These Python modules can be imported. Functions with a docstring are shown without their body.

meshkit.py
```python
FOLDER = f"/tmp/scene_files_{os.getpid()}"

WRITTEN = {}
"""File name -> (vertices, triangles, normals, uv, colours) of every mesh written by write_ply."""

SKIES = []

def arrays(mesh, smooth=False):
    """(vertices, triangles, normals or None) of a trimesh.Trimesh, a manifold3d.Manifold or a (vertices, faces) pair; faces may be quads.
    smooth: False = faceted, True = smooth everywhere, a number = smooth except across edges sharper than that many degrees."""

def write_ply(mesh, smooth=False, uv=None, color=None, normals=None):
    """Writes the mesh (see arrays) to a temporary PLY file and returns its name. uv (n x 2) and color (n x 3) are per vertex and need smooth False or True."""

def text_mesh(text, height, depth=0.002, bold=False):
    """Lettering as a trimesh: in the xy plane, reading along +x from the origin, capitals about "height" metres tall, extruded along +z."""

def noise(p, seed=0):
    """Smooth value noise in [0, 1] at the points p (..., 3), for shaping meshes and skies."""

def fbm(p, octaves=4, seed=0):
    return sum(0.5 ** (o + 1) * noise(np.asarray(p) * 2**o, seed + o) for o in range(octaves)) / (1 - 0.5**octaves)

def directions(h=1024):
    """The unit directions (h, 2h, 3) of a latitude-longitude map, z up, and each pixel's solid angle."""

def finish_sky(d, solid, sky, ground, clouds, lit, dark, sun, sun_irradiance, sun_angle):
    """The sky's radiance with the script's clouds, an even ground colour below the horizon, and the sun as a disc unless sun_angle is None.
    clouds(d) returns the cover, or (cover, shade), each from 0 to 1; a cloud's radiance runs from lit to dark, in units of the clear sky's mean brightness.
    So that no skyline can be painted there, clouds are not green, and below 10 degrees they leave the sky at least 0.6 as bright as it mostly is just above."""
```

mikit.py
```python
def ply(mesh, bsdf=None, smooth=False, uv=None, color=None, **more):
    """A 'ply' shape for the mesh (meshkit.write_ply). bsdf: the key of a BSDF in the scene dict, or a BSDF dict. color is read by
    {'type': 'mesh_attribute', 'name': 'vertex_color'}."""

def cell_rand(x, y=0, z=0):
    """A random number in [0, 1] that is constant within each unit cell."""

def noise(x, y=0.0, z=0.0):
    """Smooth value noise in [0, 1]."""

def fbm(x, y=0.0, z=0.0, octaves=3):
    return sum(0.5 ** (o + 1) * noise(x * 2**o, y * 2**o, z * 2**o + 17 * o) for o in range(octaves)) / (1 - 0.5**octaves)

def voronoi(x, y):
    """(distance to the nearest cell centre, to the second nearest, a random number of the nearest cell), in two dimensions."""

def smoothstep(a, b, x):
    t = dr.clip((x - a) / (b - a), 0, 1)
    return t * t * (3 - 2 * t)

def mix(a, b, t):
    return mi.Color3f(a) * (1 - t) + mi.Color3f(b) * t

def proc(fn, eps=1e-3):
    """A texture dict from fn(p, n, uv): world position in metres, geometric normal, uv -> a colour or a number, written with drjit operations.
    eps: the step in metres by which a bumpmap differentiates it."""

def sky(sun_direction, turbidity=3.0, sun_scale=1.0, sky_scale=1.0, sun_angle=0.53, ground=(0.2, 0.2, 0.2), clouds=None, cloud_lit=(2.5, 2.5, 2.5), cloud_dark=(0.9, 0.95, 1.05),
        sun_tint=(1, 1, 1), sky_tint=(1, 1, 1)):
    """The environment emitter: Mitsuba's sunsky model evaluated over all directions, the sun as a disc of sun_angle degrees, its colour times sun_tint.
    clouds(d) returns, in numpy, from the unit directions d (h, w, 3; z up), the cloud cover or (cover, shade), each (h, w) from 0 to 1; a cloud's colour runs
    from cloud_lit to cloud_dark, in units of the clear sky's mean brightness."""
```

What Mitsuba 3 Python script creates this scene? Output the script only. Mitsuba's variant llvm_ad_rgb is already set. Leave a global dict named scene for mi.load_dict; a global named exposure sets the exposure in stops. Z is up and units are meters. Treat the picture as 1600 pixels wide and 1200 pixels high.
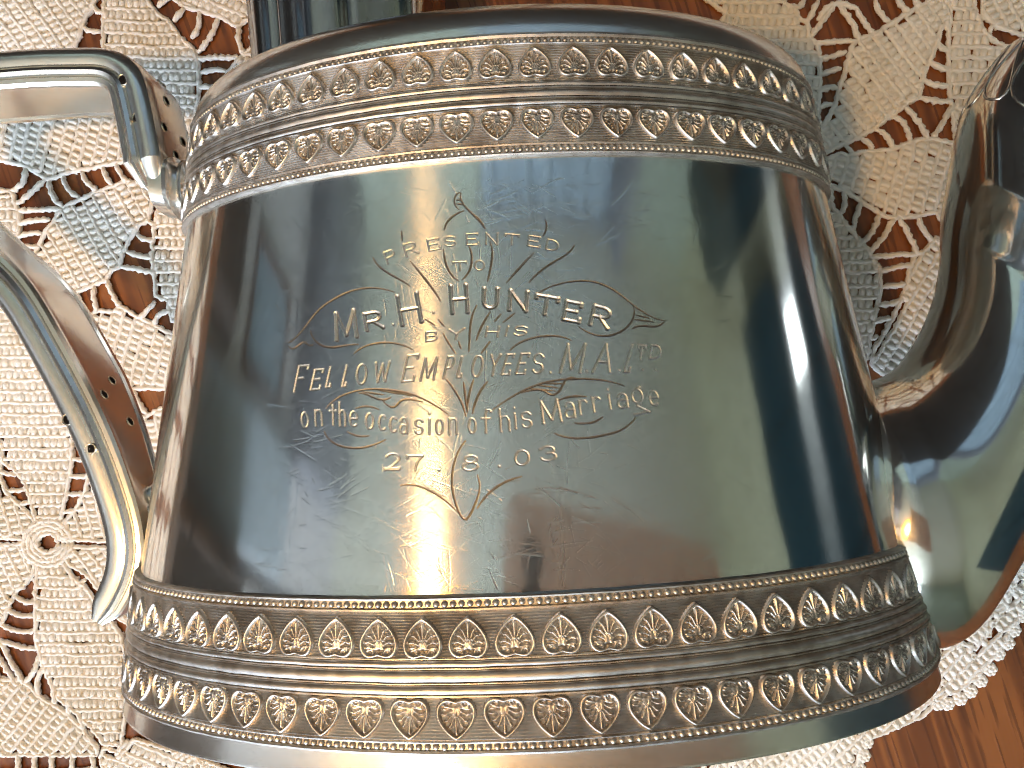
import math, numpy as np, trimesh, drjit as dr, mitsuba as mi, mikit, meshkit
from scipy.interpolate import CubicSpline
from shapely.geometry import Polygon, LineString, Point
import shapely, shapely.affinity
from mikit import proc, noise, fbm, voronoi, cell_rand, smoothstep, mix
rng = np.random.default_rng(7)
scene, labels = {}, {}

# ------------------------------------------------------------------ camera, light, exposure
exposure = 0.1
EYE = np.array([0.0069138, 0.0705751, 0.2271024])
FWD = np.array([-0.03911026, -0.04864857, -0.99804995]); UP = np.array([0.05156961, 0.99738482, -0.05063699])
scene['camera'] = {'type': 'perspective', 'fov': 67.217, 'fov_axis': 'x', 'near_clip': 0.01, 'far_clip': 50.0,
                   'to_world': mi.ScalarTransform4f().look_at(origin=EYE.tolist(), target=(EYE + FWD).tolist(), up=UP.tolist())}
WINDOW_LIGHT = [7.8, 9.4, 11.8]      # overcast daylight through the large window behind the photographer
SIDE_LIGHT = [4.5, 5.2, 5.6]
BULB_LIGHT = [250.0, 136.0, 47.0]     # warm bulb of the table lamp
SHADE_LIGHT = [1.5, 0.78, 0.18]    # the shade glows from the bulb inside
CM = 0.01

def T4(): return mi.ScalarTransform4f()

def rect(key, center, u, v, bsdf, emit=None):
    """a flat sheet with half-edges u and v (cm); its front faces along u x v"""
    c, u, v = (np.asarray(x, float) * CM for x in (center, u, v))
    m = (np.array([c - u - v, c + u - v, c + u + v, c - u + v]), np.array([[0, 1, 2], [0, 2, 3]]))
    scene[key] = mikit.ply(m, bsdf)
    if emit: scene[key]['emitter'] = {'type': 'area', 'radiance': {'type': 'rgb', 'value': emit}}

def tag(key, label, cat=None, group=None, kind=None):
    d = labels.setdefault(key, {})
    if label: d['label'] = label
    if cat: d['category'] = cat
    if group: d['group'] = group
    if kind: d['kind'] = kind

def rgb(*c): return {'type': 'rgb', 'value': list(c)}
def diffuse(*c): return {'type': 'twosided', 'bsdf': {'type': 'diffuse', 'reflectance': rgb(*c)}}

scene['m_black'] = diffuse(.012, .011, .010)
scene['m_pane'] = diffuse(.1, .1, .1)
rect('daylight_window__pane', (-78, -172, 92), (-72, 0, 0), (0, 0, 62), 'm_pane', WINDOW_LIGHT)
rect('small_window__pane', (167.5, 48, 26), (0, 7.5, 0), (0, 0, -10), 'm_pane', SIDE_LIGHT)

# ------------------------------------------------------------------ traced coordinates (centimetres on the pot / on the cloth)
LETTERS=[(.0137,[(-1.836,8.158),(-1.909,8.354)]),(.0137,[(-1.909,8.354),(-1.813,8.383),(-1.813,8.383),(-1.777,8.386),(-1.745,8.374),(-1.726,8.35),(-1.725,8.321),(-1.743,8.294),(-1.773,8.277),(-1.869,8.248)]),(.0137,[(-1.503,8.248),(-1.56,8.459)]),(.0137,[(-1.56,8.459),(-1.448,8.483),(-1.448,8.483),(-1.403,8.485),(-1.367,8.471),(-1.348,8.447),(-1.352,8.417),(-1.378,8.39),(-1.418,8.373),(-1.53,8.349)]),(.0137,[(-1.442,8.368),(-1.297,8.293)]),(.0137,[(-1.101,8.314),(-1.132,8.505)]),(.0137,[(-1.132,8.505),(-.946,8.526)]),(.0137,[(-1.117,8.413),(-.975,8.429)]),(.0137,[(-1.101,8.314),(-.905,8.337)]),(.0137,[(-.946,8.526),(-.942,8.497)]),(.0137,[(-.905,8.337),(-.911,8.369)]),(.0137,[(-.664,8.512),(-.688,8.528),(-.726,8.536),(-.768,8.535),(-.804,8.525),(-.827,8.507),(-.831,8.487),(-.815,8.469),(-.783,8.456),(-.742,8.452),(-.742,8.452),(-.699,8.449),(-.665,8.436),(-.648,8.418),(-.652,8.398),(-.676,8.38),(-.715,8.37),(-.759,8.369),(-.798,8.377),(-.824,8.393)]),(.0137,[(-.457,8.367),(-.457,8.557)]),(.0137,[(-.457,8.557),(-.272,8.551)]),(.0137,[(-.457,8.466),(-.316,8.461)]),(.0137,[(-.457,8.367),(-.262,8.36)]),(.0137,[(-.272,8.551),(-.272,8.522)]),(.0137,[(-.262,8.36),(-.262,8.393)]),(.0137,[(-.137,8.352),(-.122,8.552)]),(.0137,[(-.122,8.552),(.053,8.333)]),(.0137,[(.053,8.333),(.068,8.534)]),(.0137,[(.294,8.323),(.314,8.5)]),(.0137,[(.202,8.515),(.427,8.486)]),(.0137,[(.202,8.515),(.198,8.483)]),(.0137,[(.427,8.486),(.423,8.454)]),(.0137,[(.573,8.288),(.605,8.464)]),(.0137,[(.605,8.464),(.785,8.429)]),(.0137,[(.59,8.379),(.727,8.353)]),(.0137,[(.573,8.288),(.763,8.251)]),(.0137,[(.785,8.429),(.78,8.402)]),(.0137,[(.763,8.251),(.768,8.281)]),(.0137,[(.868,8.217),(.913,8.39)]),(.0137,[(.913,8.39),(.993,8.368),(.993,8.368),(1.026,8.355),(1.053,8.335),(1.073,8.309),(1.082,8.281),(1.08,8.253),(1.068,8.228),(1.046,8.208),(1.017,8.195),(.983,8.191),(.948,8.195),(.868,8.217)]),(.0137,[(-.593,7.933),(-.593,8.078)]),(.0137,[(-.702,8.082),(-.485,8.074)]),(.0137,[(-.702,8.082),(-.702,8.056)]),(.0137,[(-.485,8.074),(-.485,8.048)]),(.0137,[(-.178,7.989),(-.182,8.018),(-.195,8.043),(-.215,8.063),(-.241,8.075),(-.268,8.077),(-.295,8.068),(-.316,8.051),(-.331,8.027),(-.337,7.999),(-.333,7.97),(-.32,7.945),(-.3,7.925),(-.275,7.913),(-.247,7.911),(-.221,7.92),(-.199,7.937),(-.184,7.961),(-.178,7.989)]),(.034,[(-2.783,6.899),(-2.797,7.365)]),(.034,[(-2.797,7.365),(-2.604,6.97)]),(.034,[(-2.604,6.97),(-2.468,7.389)]),(.034,[(-2.468,7.389),(-2.414,6.931)]),(.0306,[(-2.23,7.018),(-2.283,7.306)]),(.0306,[(-2.283,7.306),(-2.128,7.322),(-2.128,7.322),(-2.068,7.318),(-2.02,7.295),(-1.998,7.259),(-2.007,7.22),(-2.045,7.188),(-2.101,7.172),(-2.255,7.156)]),(.0306,[(-2.134,7.169),(-1.947,7.049)]),(.0242,[(-1.764,7.082),(-1.764,7.082)]),(.034,[(-1.609,7.067),(-1.685,7.562)]),(.034,[(-1.277,7.101),(-1.35,7.594)]),(.034,[(-1.647,7.314),(-1.314,7.346)]),(.0242,[(-1.064,7.239),(-1.064,7.239)]),(.034,[(-.745,7.209),(-.761,7.67)]),(.034,[(-.487,7.21),(-.502,7.67)]),(.034,[(-.753,7.439),(-.495,7.44)]),(.034,[(-.197,7.591),(-.214,7.362),(-.214,7.362),(-.208,7.324),(-.186,7.29),(-.152,7.266),(-.11,7.254),(-.067,7.258),(-.03,7.276),(-.004,7.305),(.008,7.342),(.025,7.57)]),(.034,[(.203,7.206),(.245,7.53)]),(.034,[(.245,7.53),(.48,7.167)]),(.034,[(.48,7.167),(.524,7.49)]),(.034,[(.787,7.101),(.854,7.398)]),(.034,[(.678,7.439),(1.03,7.358)]),(.034,[(.678,7.439),(.666,7.385)]),(.034,[(1.03,7.358),(1.018,7.304)]),(.034,[(1.096,7.002),(1.172,7.308)]),(.034,[(1.172,7.308),(1.409,7.251)]),(.034,[(1.135,7.161),(1.316,7.117)]),(.034,[(1.096,7.002),(1.346,6.941)]),(.034,[(1.409,7.251),(1.397,7.205)]),(.034,[(1.346,6.941),(1.359,6.993)]),(.034,[(1.539,6.901),(1.636,7.214)]),(.034,[(1.636,7.214),(1.79,7.169),(1.79,7.169),(1.846,7.141),(1.88,7.099),(1.883,7.053),(1.854,7.017),(1.802,7.0),(1.739,7.006),(1.586,7.051)]),(.034,[(1.706,7.016),(1.823,6.818)]),(.0148,[(-1.201,6.76),(-1.197,6.912)]),(.0148,[(-1.197,6.912),(-1.091,6.916),(-1.091,6.916),(-1.062,6.912),(-1.04,6.9),(-1.033,6.882),(-1.041,6.863),(-1.063,6.849),(-1.093,6.843),(-1.199,6.839)]),(.0148,[(-1.093,6.843),(-1.093,6.843),(-1.056,6.839),(-1.029,6.826),(-1.02,6.806),(-1.03,6.786),(-1.058,6.771),(-1.095,6.764),(-1.201,6.76)]),(.0148,[(-.804,6.928),(-.687,6.846)]),(.0148,[(-.552,6.934),(-.687,6.846)]),(.0148,[(-.687,6.846),(-.706,6.768)]),(.0148,[(-.206,6.773),(-.168,6.932)]),(.0148,[(-.011,6.762),(.027,6.921)]),(.0148,[(-.187,6.852),(.008,6.841)]),(.0148,[(.122,6.765),(.176,6.924)]),(.0148,[(.482,6.883),(.46,6.899),(.423,6.91),(.378,6.912),(.336,6.906),(.306,6.893),(.296,6.875),(.308,6.858),(.339,6.844),(.381,6.838),(.381,6.838),(.426,6.831),(.459,6.817),(.471,6.8),(.461,6.782),(.43,6.769),(.386,6.763),(.339,6.766),(.299,6.776),(.277,6.792)]),(.0176,[(-3.604,6.054),(-3.501,6.495)]),(.0176,[(-3.501,6.495),(-3.316,6.498)]),(.0176,[(-3.551,6.283),(-3.427,6.286)]),(.0176,[(-3.316,6.498),(-3.331,6.437)]),(.0176,[(-3.28,6.07),(-3.194,6.405)]),(.0176,[(-3.194,6.405),(-3.036,6.406)]),(.0176,[(-3.235,6.244),(-3.114,6.245)]),(.0176,[(-3.28,6.07),(-3.112,6.072)]),(.0176,[(-3.036,6.406),(-3.049,6.355)]),(.0176,[(-3.112,6.072),(-3.098,6.129)]),(.0176,[(-2.989,6.098),(-2.904,6.431)]),(.0176,[(-2.989,6.098),(-2.92,6.099)]),(.0176,[(-2.92,6.099),(-2.908,6.149)]),(.0176,[(-2.693,6.09),(-2.603,6.443)]),(.0176,[(-2.693,6.09),(-2.633,6.091)]),(.0176,[(-2.633,6.091),(-2.62,6.144)]),(.0176,[(-2.253,6.277),(-2.254,6.334),(-2.264,6.385),(-2.284,6.423),(-2.311,6.442),(-2.34,6.442),(-2.37,6.421),(-2.396,6.383),(-2.415,6.332),(-2.425,6.274),(-2.424,6.216),(-2.413,6.165),(-2.393,6.128),(-2.367,6.108),(-2.337,6.109),(-2.308,6.129),(-2.282,6.168),(-2.263,6.219),(-2.253,6.277)]),(.0176,[(-2.078,6.45),(-2.056,6.125)]),(.0176,[(-2.056,6.125),(-1.96,6.42)]),(.0176,[(-1.96,6.42),(-1.932,6.128)]),(.0176,[(-1.932,6.128),(-1.837,6.454)]),(.0176,[(-1.634,6.105),(-1.522,6.539)]),(.0176,[(-1.522,6.539),(-1.343,6.543)]),(.0176,[(-1.576,6.33),(-1.439,6.333)]),(.0176,[(-1.634,6.105),(-1.445,6.11)]),(.0176,[(-1.343,6.543),(-1.36,6.478)]),(.0176,[(-1.445,6.11),(-1.426,6.183)]),(.0176,[(-1.32,6.106),(-1.219,6.474)]),(.0176,[(-1.219,6.474),(-1.199,6.153)]),(.0176,[(-1.199,6.153),(-1.021,6.479)]),(.0176,[(-1.021,6.479),(-1.096,6.112)]),(.0176,[(-.929,6.12),(-.835,6.476)]),(.0176,[(-.835,6.476),(-.769,6.478),(-.769,6.478),(-.749,6.466),(-.741,6.431),(-.748,6.383),(-.767,6.335),(-.793,6.299),(-.819,6.286),(-.886,6.284)]),(.0176,[(-.705,6.122),(-.611,6.454)]),(.0176,[(-.705,6.122),(-.646,6.123)]),(.0176,[(-.646,6.123),(-.632,6.172)]),(.0176,[(-.281,6.283),(-.275,6.343),(-.279,6.396),(-.293,6.436),(-.315,6.457),(-.343,6.457),(-.373,6.436),(-.401,6.397),(-.425,6.344),(-.441,6.284),(-.447,6.224),(-.443,6.171),(-.429,6.132),(-.407,6.111),(-.379,6.111),(-.349,6.132),(-.321,6.171),(-.297,6.223),(-.281,6.283)]),(.0176,[(-.121,6.454),(-.08,6.277)]),(.0176,[(.033,6.454),(-.08,6.277)]),(.0176,[(-.08,6.277),(-.12,6.114)]),(.0176,[(.036,6.126),(.143,6.453)]),(.0176,[(.143,6.453),(.251,6.451)]),(.0176,[(.092,6.296),(.174,6.294)]),(.0176,[(.036,6.126),(.15,6.124)]),(.0176,[(.251,6.451),(.235,6.402)]),(.0176,[(.15,6.124),(.168,6.179)]),(.0176,[(.269,6.124),(.377,6.451)]),(.0176,[(.377,6.451),(.503,6.45)]),(.0176,[(.325,6.294),(.421,6.293)]),(.0176,[(.269,6.124),(.402,6.122)]),(.0176,[(.503,6.45),(.486,6.4)]),(.0176,[(.402,6.122),(.42,6.178)]),(.0176,[(.731,6.385),(.716,6.417),(.688,6.435),(.653,6.436),(.619,6.419),(.593,6.388),(.583,6.35),(.589,6.314),(.611,6.288),(.644,6.279),(.644,6.279),(.678,6.269),(.702,6.243),(.709,6.208),(.698,6.17),(.672,6.139),(.636,6.122),(.599,6.123),(.57,6.142),(.554,6.173)]),(.0209,[(.835,6.121),(.835,6.121)]),(.0202,[(.995,6.11),(1.15,6.574)]),(.0202,[(1.15,6.574),(1.169,6.161)]),(.0202,[(1.169,6.161),(1.436,6.567)]),(.0202,[(1.436,6.567),(1.317,6.1)]),(.0209,[(1.434,6.115),(1.434,6.115)]),(.0202,[(1.529,6.1),(1.787,6.549)]),(.0202,[(1.787,6.549),(1.813,6.088)]),(.0202,[(1.628,6.26),(1.799,6.253)]),(.0209,[(1.975,6.102),(1.975,6.102)]),(.0176,[(2.054,6.079),(2.219,6.522)]),(.0176,[(2.054,6.079),(2.133,6.075)]),(.0176,[(2.133,6.075),(2.158,6.141)]),(.0158,[(2.344,6.281),(2.391,6.506)]),(.0158,[(2.332,6.51),(2.451,6.502)]),(.0158,[(2.332,6.51),(2.324,6.469)]),(.0158,[(2.451,6.502),(2.442,6.461)]),(.0158,[(2.501,6.29),(2.558,6.503)]),(.0158,[(2.558,6.503),(2.627,6.499),(2.627,6.499),(2.655,6.491),(2.677,6.475),(2.692,6.449),(2.697,6.419),(2.693,6.385),(2.679,6.353),(2.658,6.324),(2.631,6.302),(2.6,6.288),(2.57,6.285),(2.501,6.29)]),(.0176,[(2.362,6.098),(2.362,6.098)]),(.0176,[(2.59,6.089),(2.59,6.089)]),(.0165,[(-3.328,5.559),(-3.336,5.609),(-3.353,5.652),(-3.375,5.68),(-3.4,5.69),(-3.422,5.68),(-3.44,5.651),(-3.45,5.608),(-3.451,5.558),(-3.442,5.507),(-3.426,5.465),(-3.403,5.437),(-3.379,5.427),(-3.356,5.437),(-3.339,5.466),(-3.329,5.509),(-3.328,5.559)]),(.0165,[(-3.181,5.447),(-3.195,5.709)]),(.0165,[(-3.193,5.669),(-3.159,5.709),(-3.105,5.708),(-3.074,5.656),(-3.063,5.447)]),(.0165,[(-2.857,5.445),(-2.867,5.78)]),(.0165,[(-2.92,5.687),(-2.808,5.685)]),(.0165,[(-2.735,5.426),(-2.746,5.815)]),(.0165,[(-2.741,5.64),(-2.713,5.682),(-2.668,5.681),(-2.644,5.626),(-2.639,5.425)]),(.0165,[(-2.556,5.535),(-2.428,5.531),(-2.425,5.526),(-2.43,5.572),(-2.444,5.611),(-2.464,5.639),(-2.489,5.651),(-2.514,5.646),(-2.536,5.623),(-2.552,5.587),(-2.559,5.543),(-2.556,5.496),(-2.544,5.454),(-2.525,5.423),(-2.501,5.407),(-2.476,5.408),(-2.453,5.426)]),(.0165,[(-2.144,5.473),(-2.148,5.522),(-2.161,5.564),(-2.182,5.593),(-2.207,5.604),(-2.233,5.596),(-2.255,5.569),(-2.27,5.528),(-2.276,5.48),(-2.271,5.43),(-2.258,5.388),(-2.237,5.36),(-2.212,5.349),(-2.186,5.357),(-2.164,5.384),(-2.149,5.424),(-2.144,5.473)]),(.0165,[(-1.941,5.53),(-1.957,5.551),(-1.976,5.56),(-1.996,5.556),(-2.014,5.541),(-2.028,5.514),(-2.038,5.48),(-2.042,5.441),(-2.04,5.402),(-2.031,5.367),(-2.017,5.339),(-2.0,5.322),(-1.981,5.317),(-1.962,5.324),(-1.945,5.343)]),(.0165,[(-1.754,5.488),(-1.771,5.509),(-1.789,5.518),(-1.809,5.515),(-1.827,5.499),(-1.841,5.473),(-1.851,5.439),(-1.855,5.4),(-1.853,5.361),(-1.844,5.326),(-1.831,5.299),(-1.814,5.281),(-1.795,5.276),(-1.776,5.283),(-1.759,5.303)]),(.0165,[(-1.668,5.451),(-1.665,5.466),(-1.654,5.483),(-1.638,5.495),(-1.621,5.499),(-1.604,5.496),(-1.588,5.486),(-1.576,5.469),(-1.568,5.449),(-1.566,5.426),(-1.57,5.244)]),(.0165,[(-1.567,5.37),(-1.635,5.386),(-1.645,5.38),(-1.662,5.368),(-1.675,5.349),(-1.681,5.326),(-1.68,5.301),(-1.673,5.278),(-1.659,5.26),(-1.642,5.249),(-1.623,5.248),(-1.604,5.255),(-1.569,5.295)]),(.0165,[(-1.308,5.423),(-1.324,5.447),(-1.349,5.462),(-1.378,5.464),(-1.404,5.452),(-1.421,5.429),(-1.426,5.401),(-1.416,5.373),(-1.395,5.353),(-1.367,5.345),(-1.367,5.345),(-1.338,5.336),(-1.316,5.316),(-1.306,5.288),(-1.31,5.26),(-1.328,5.237),(-1.356,5.225),(-1.386,5.227),(-1.412,5.242),(-1.429,5.267)]),(.0165,[(-1.194,5.216),(-1.187,5.45)]),(.0165,[(-1.185,5.537),(-1.184,5.551)]),(.0165,[(-.962,5.319),(-.965,5.367),(-.976,5.409),(-.994,5.437),(-1.016,5.448),(-1.039,5.439),(-1.058,5.413),(-1.072,5.373),(-1.078,5.325),(-1.075,5.277),(-1.064,5.236),(-1.046,5.208),(-1.024,5.197),(-1.002,5.206),(-.982,5.232),(-.968,5.272),(-.962,5.319)]),(.0165,[(-.862,5.2),(-.854,5.45)]),(.0165,[(-.855,5.412),(-.817,5.448),(-.762,5.445),(-.735,5.394),(-.742,5.194)]),(.0165,[(-.425,5.31),(-.429,5.355),(-.44,5.395),(-.458,5.421),(-.48,5.431),(-.502,5.423),(-.521,5.397),(-.534,5.359),(-.54,5.313),(-.536,5.267),(-.524,5.228),(-.506,5.202),(-.485,5.192),(-.463,5.2),(-.444,5.226),(-.43,5.264),(-.425,5.31)]),(.0165,[(-.262,5.191),(-.26,5.49),(-.235,5.557),(-.185,5.557),(-.168,5.526)]),(.0165,[(-.319,5.424),(-.194,5.422)]),(.0165,[(-.018,5.196),(-.028,5.559)]),(.0165,[(-.024,5.395),(.018,5.436),(.084,5.438),(.119,5.387),(.123,5.199)]),(.0165,[(.228,5.23),(.218,5.47)]),(.0165,[(.214,5.559),(.213,5.573)]),(.0165,[(.467,5.453),(.447,5.477),(.416,5.49),(.383,5.488),(.353,5.473),(.335,5.447),(.333,5.417),(.346,5.39),(.373,5.371),(.406,5.366),(.406,5.366),(.441,5.361),(.468,5.342),(.482,5.315),(.48,5.285),(.461,5.26),(.43,5.244),(.394,5.243),(.362,5.255),(.341,5.279)]),(.0181,[(.679,5.293),(.654,5.646)]),(.0181,[(.654,5.646),(.818,5.348)]),(.0181,[(.818,5.348),(.915,5.669)]),(.0181,[(.915,5.669),(.972,5.319)]),(.0165,[(1.051,5.556),(1.054,5.571),(1.066,5.59),(1.084,5.604),(1.105,5.611),(1.127,5.611),(1.147,5.603),(1.165,5.589),(1.177,5.57),(1.182,5.548),(1.197,5.369)]),(.0165,[(1.186,5.493),(1.101,5.498),(1.088,5.49),(1.068,5.476),(1.055,5.455),(1.05,5.431),(1.054,5.407),(1.065,5.385),(1.084,5.37),(1.107,5.362),(1.131,5.364),(1.153,5.374),(1.193,5.418)]),(.0165,[(1.292,5.411),(1.275,5.629)]),(.0165,[(1.28,5.563),(1.315,5.622),(1.369,5.638),(1.395,5.607)]),(.0165,[(1.517,5.441),(1.495,5.67)]),(.0165,[(1.502,5.601),(1.535,5.663),(1.589,5.68),(1.616,5.648)]),(.0165,[(1.789,5.478),(1.768,5.704)]),(.0165,[(1.76,5.789),(1.759,5.802)]),(.0165,[(1.922,5.665),(1.924,5.679),(1.938,5.697),(1.957,5.71),(1.979,5.717),(2.003,5.718),(2.025,5.712),(2.044,5.699),(2.057,5.682),(2.062,5.662),(2.077,5.496)]),(.0165,[(2.067,5.611),(1.974,5.612),(1.96,5.605),(1.939,5.591),(1.925,5.571),(1.919,5.549),(1.923,5.526),(1.936,5.507),(1.956,5.493),(1.98,5.487),(2.006,5.489),(2.03,5.499),(2.073,5.542)]),(.0165,[(2.331,5.679),(2.318,5.727),(2.291,5.764),(2.254,5.782),(2.216,5.778),(2.183,5.752),(2.162,5.71),(2.158,5.66),(2.171,5.612),(2.199,5.575),(2.235,5.557),(2.274,5.561),(2.306,5.587),(2.327,5.629),(2.331,5.679)]),(.0165,[(2.278,5.559),(2.223,5.515),(2.422,5.405)]),(.0165,[(2.422,5.405),(2.179,5.358)]),(.0165,[(2.234,5.787),(2.285,5.814)]),(.0165,[(2.452,5.619),(2.59,5.634),(2.594,5.63),(2.585,5.672),(2.568,5.708),(2.543,5.731),(2.515,5.738),(2.489,5.729),(2.467,5.704),(2.453,5.668),(2.449,5.625),(2.455,5.582),(2.47,5.545),(2.493,5.518),(2.52,5.506),(2.548,5.511),(2.571,5.532)]),(.0165,[(-1.928,4.873),(-1.909,4.895),(-1.878,4.912),(-1.839,4.92),(-1.797,4.919),(-1.758,4.908),(-1.727,4.89),(-1.708,4.866),(-1.704,4.841),(-1.715,4.816),(-1.82,4.731),(-1.953,4.661)]),(.0165,[(-1.953,4.666),(-1.727,4.657)]),(.0165,[(-1.727,4.657),(-1.699,4.699)]),(.0165,[(-1.952,4.69),(-1.74,4.682)]),(.0165,[(-1.573,4.877),(-1.316,4.866)]),(.0165,[(-1.316,4.866),(-1.416,4.758),(-1.45,4.641)]),(.0165,[(-1.573,4.877),(-1.574,4.84)]),(.0242,[(-1.047,4.619),(-1.047,4.619)]),(.0165,[(-.421,4.771),(-.427,4.795),(-.453,4.815),(-.492,4.827),(-.537,4.829),(-.58,4.821),(-.611,4.803),(-.624,4.78),(-.617,4.757),(-.591,4.737),(-.552,4.724),(-.507,4.722),(-.465,4.731),(-.434,4.748),(-.421,4.771)]),(.0165,[(-.416,4.653),(-.424,4.681),(-.455,4.705),(-.503,4.719),(-.557,4.722),(-.608,4.712),(-.646,4.691),(-.662,4.664),(-.653,4.636),(-.622,4.613),(-.574,4.598),(-.52,4.596),(-.469,4.606),(-.432,4.626),(-.416,4.653)]),(.0242,[(-.067,4.637),(-.067,4.637)]),(.0165,[(.415,4.758),(.41,4.798),(.393,4.834),(.364,4.86),(.329,4.874),(.29,4.873),(.254,4.859),(.223,4.833),(.202,4.797),(.194,4.757),(.199,4.717),(.216,4.682),(.245,4.656),(.28,4.642),(.318,4.642),(.355,4.656),(.386,4.682),(.406,4.718),(.415,4.758)]),(.0165,[(.599,4.871),(.633,4.881),(.662,4.901),(.704,4.913),(.749,4.916),(.79,4.908),(.818,4.89),(.827,4.868),(.816,4.844),(.788,4.823),(.747,4.81)]),(.0165,[(.718,4.811),(.772,4.812),(.818,4.8),(.846,4.778),(.851,4.75),(.831,4.723),(.79,4.702),(.738,4.691),(.685,4.693),(.642,4.707),(.619,4.731)])]
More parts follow.
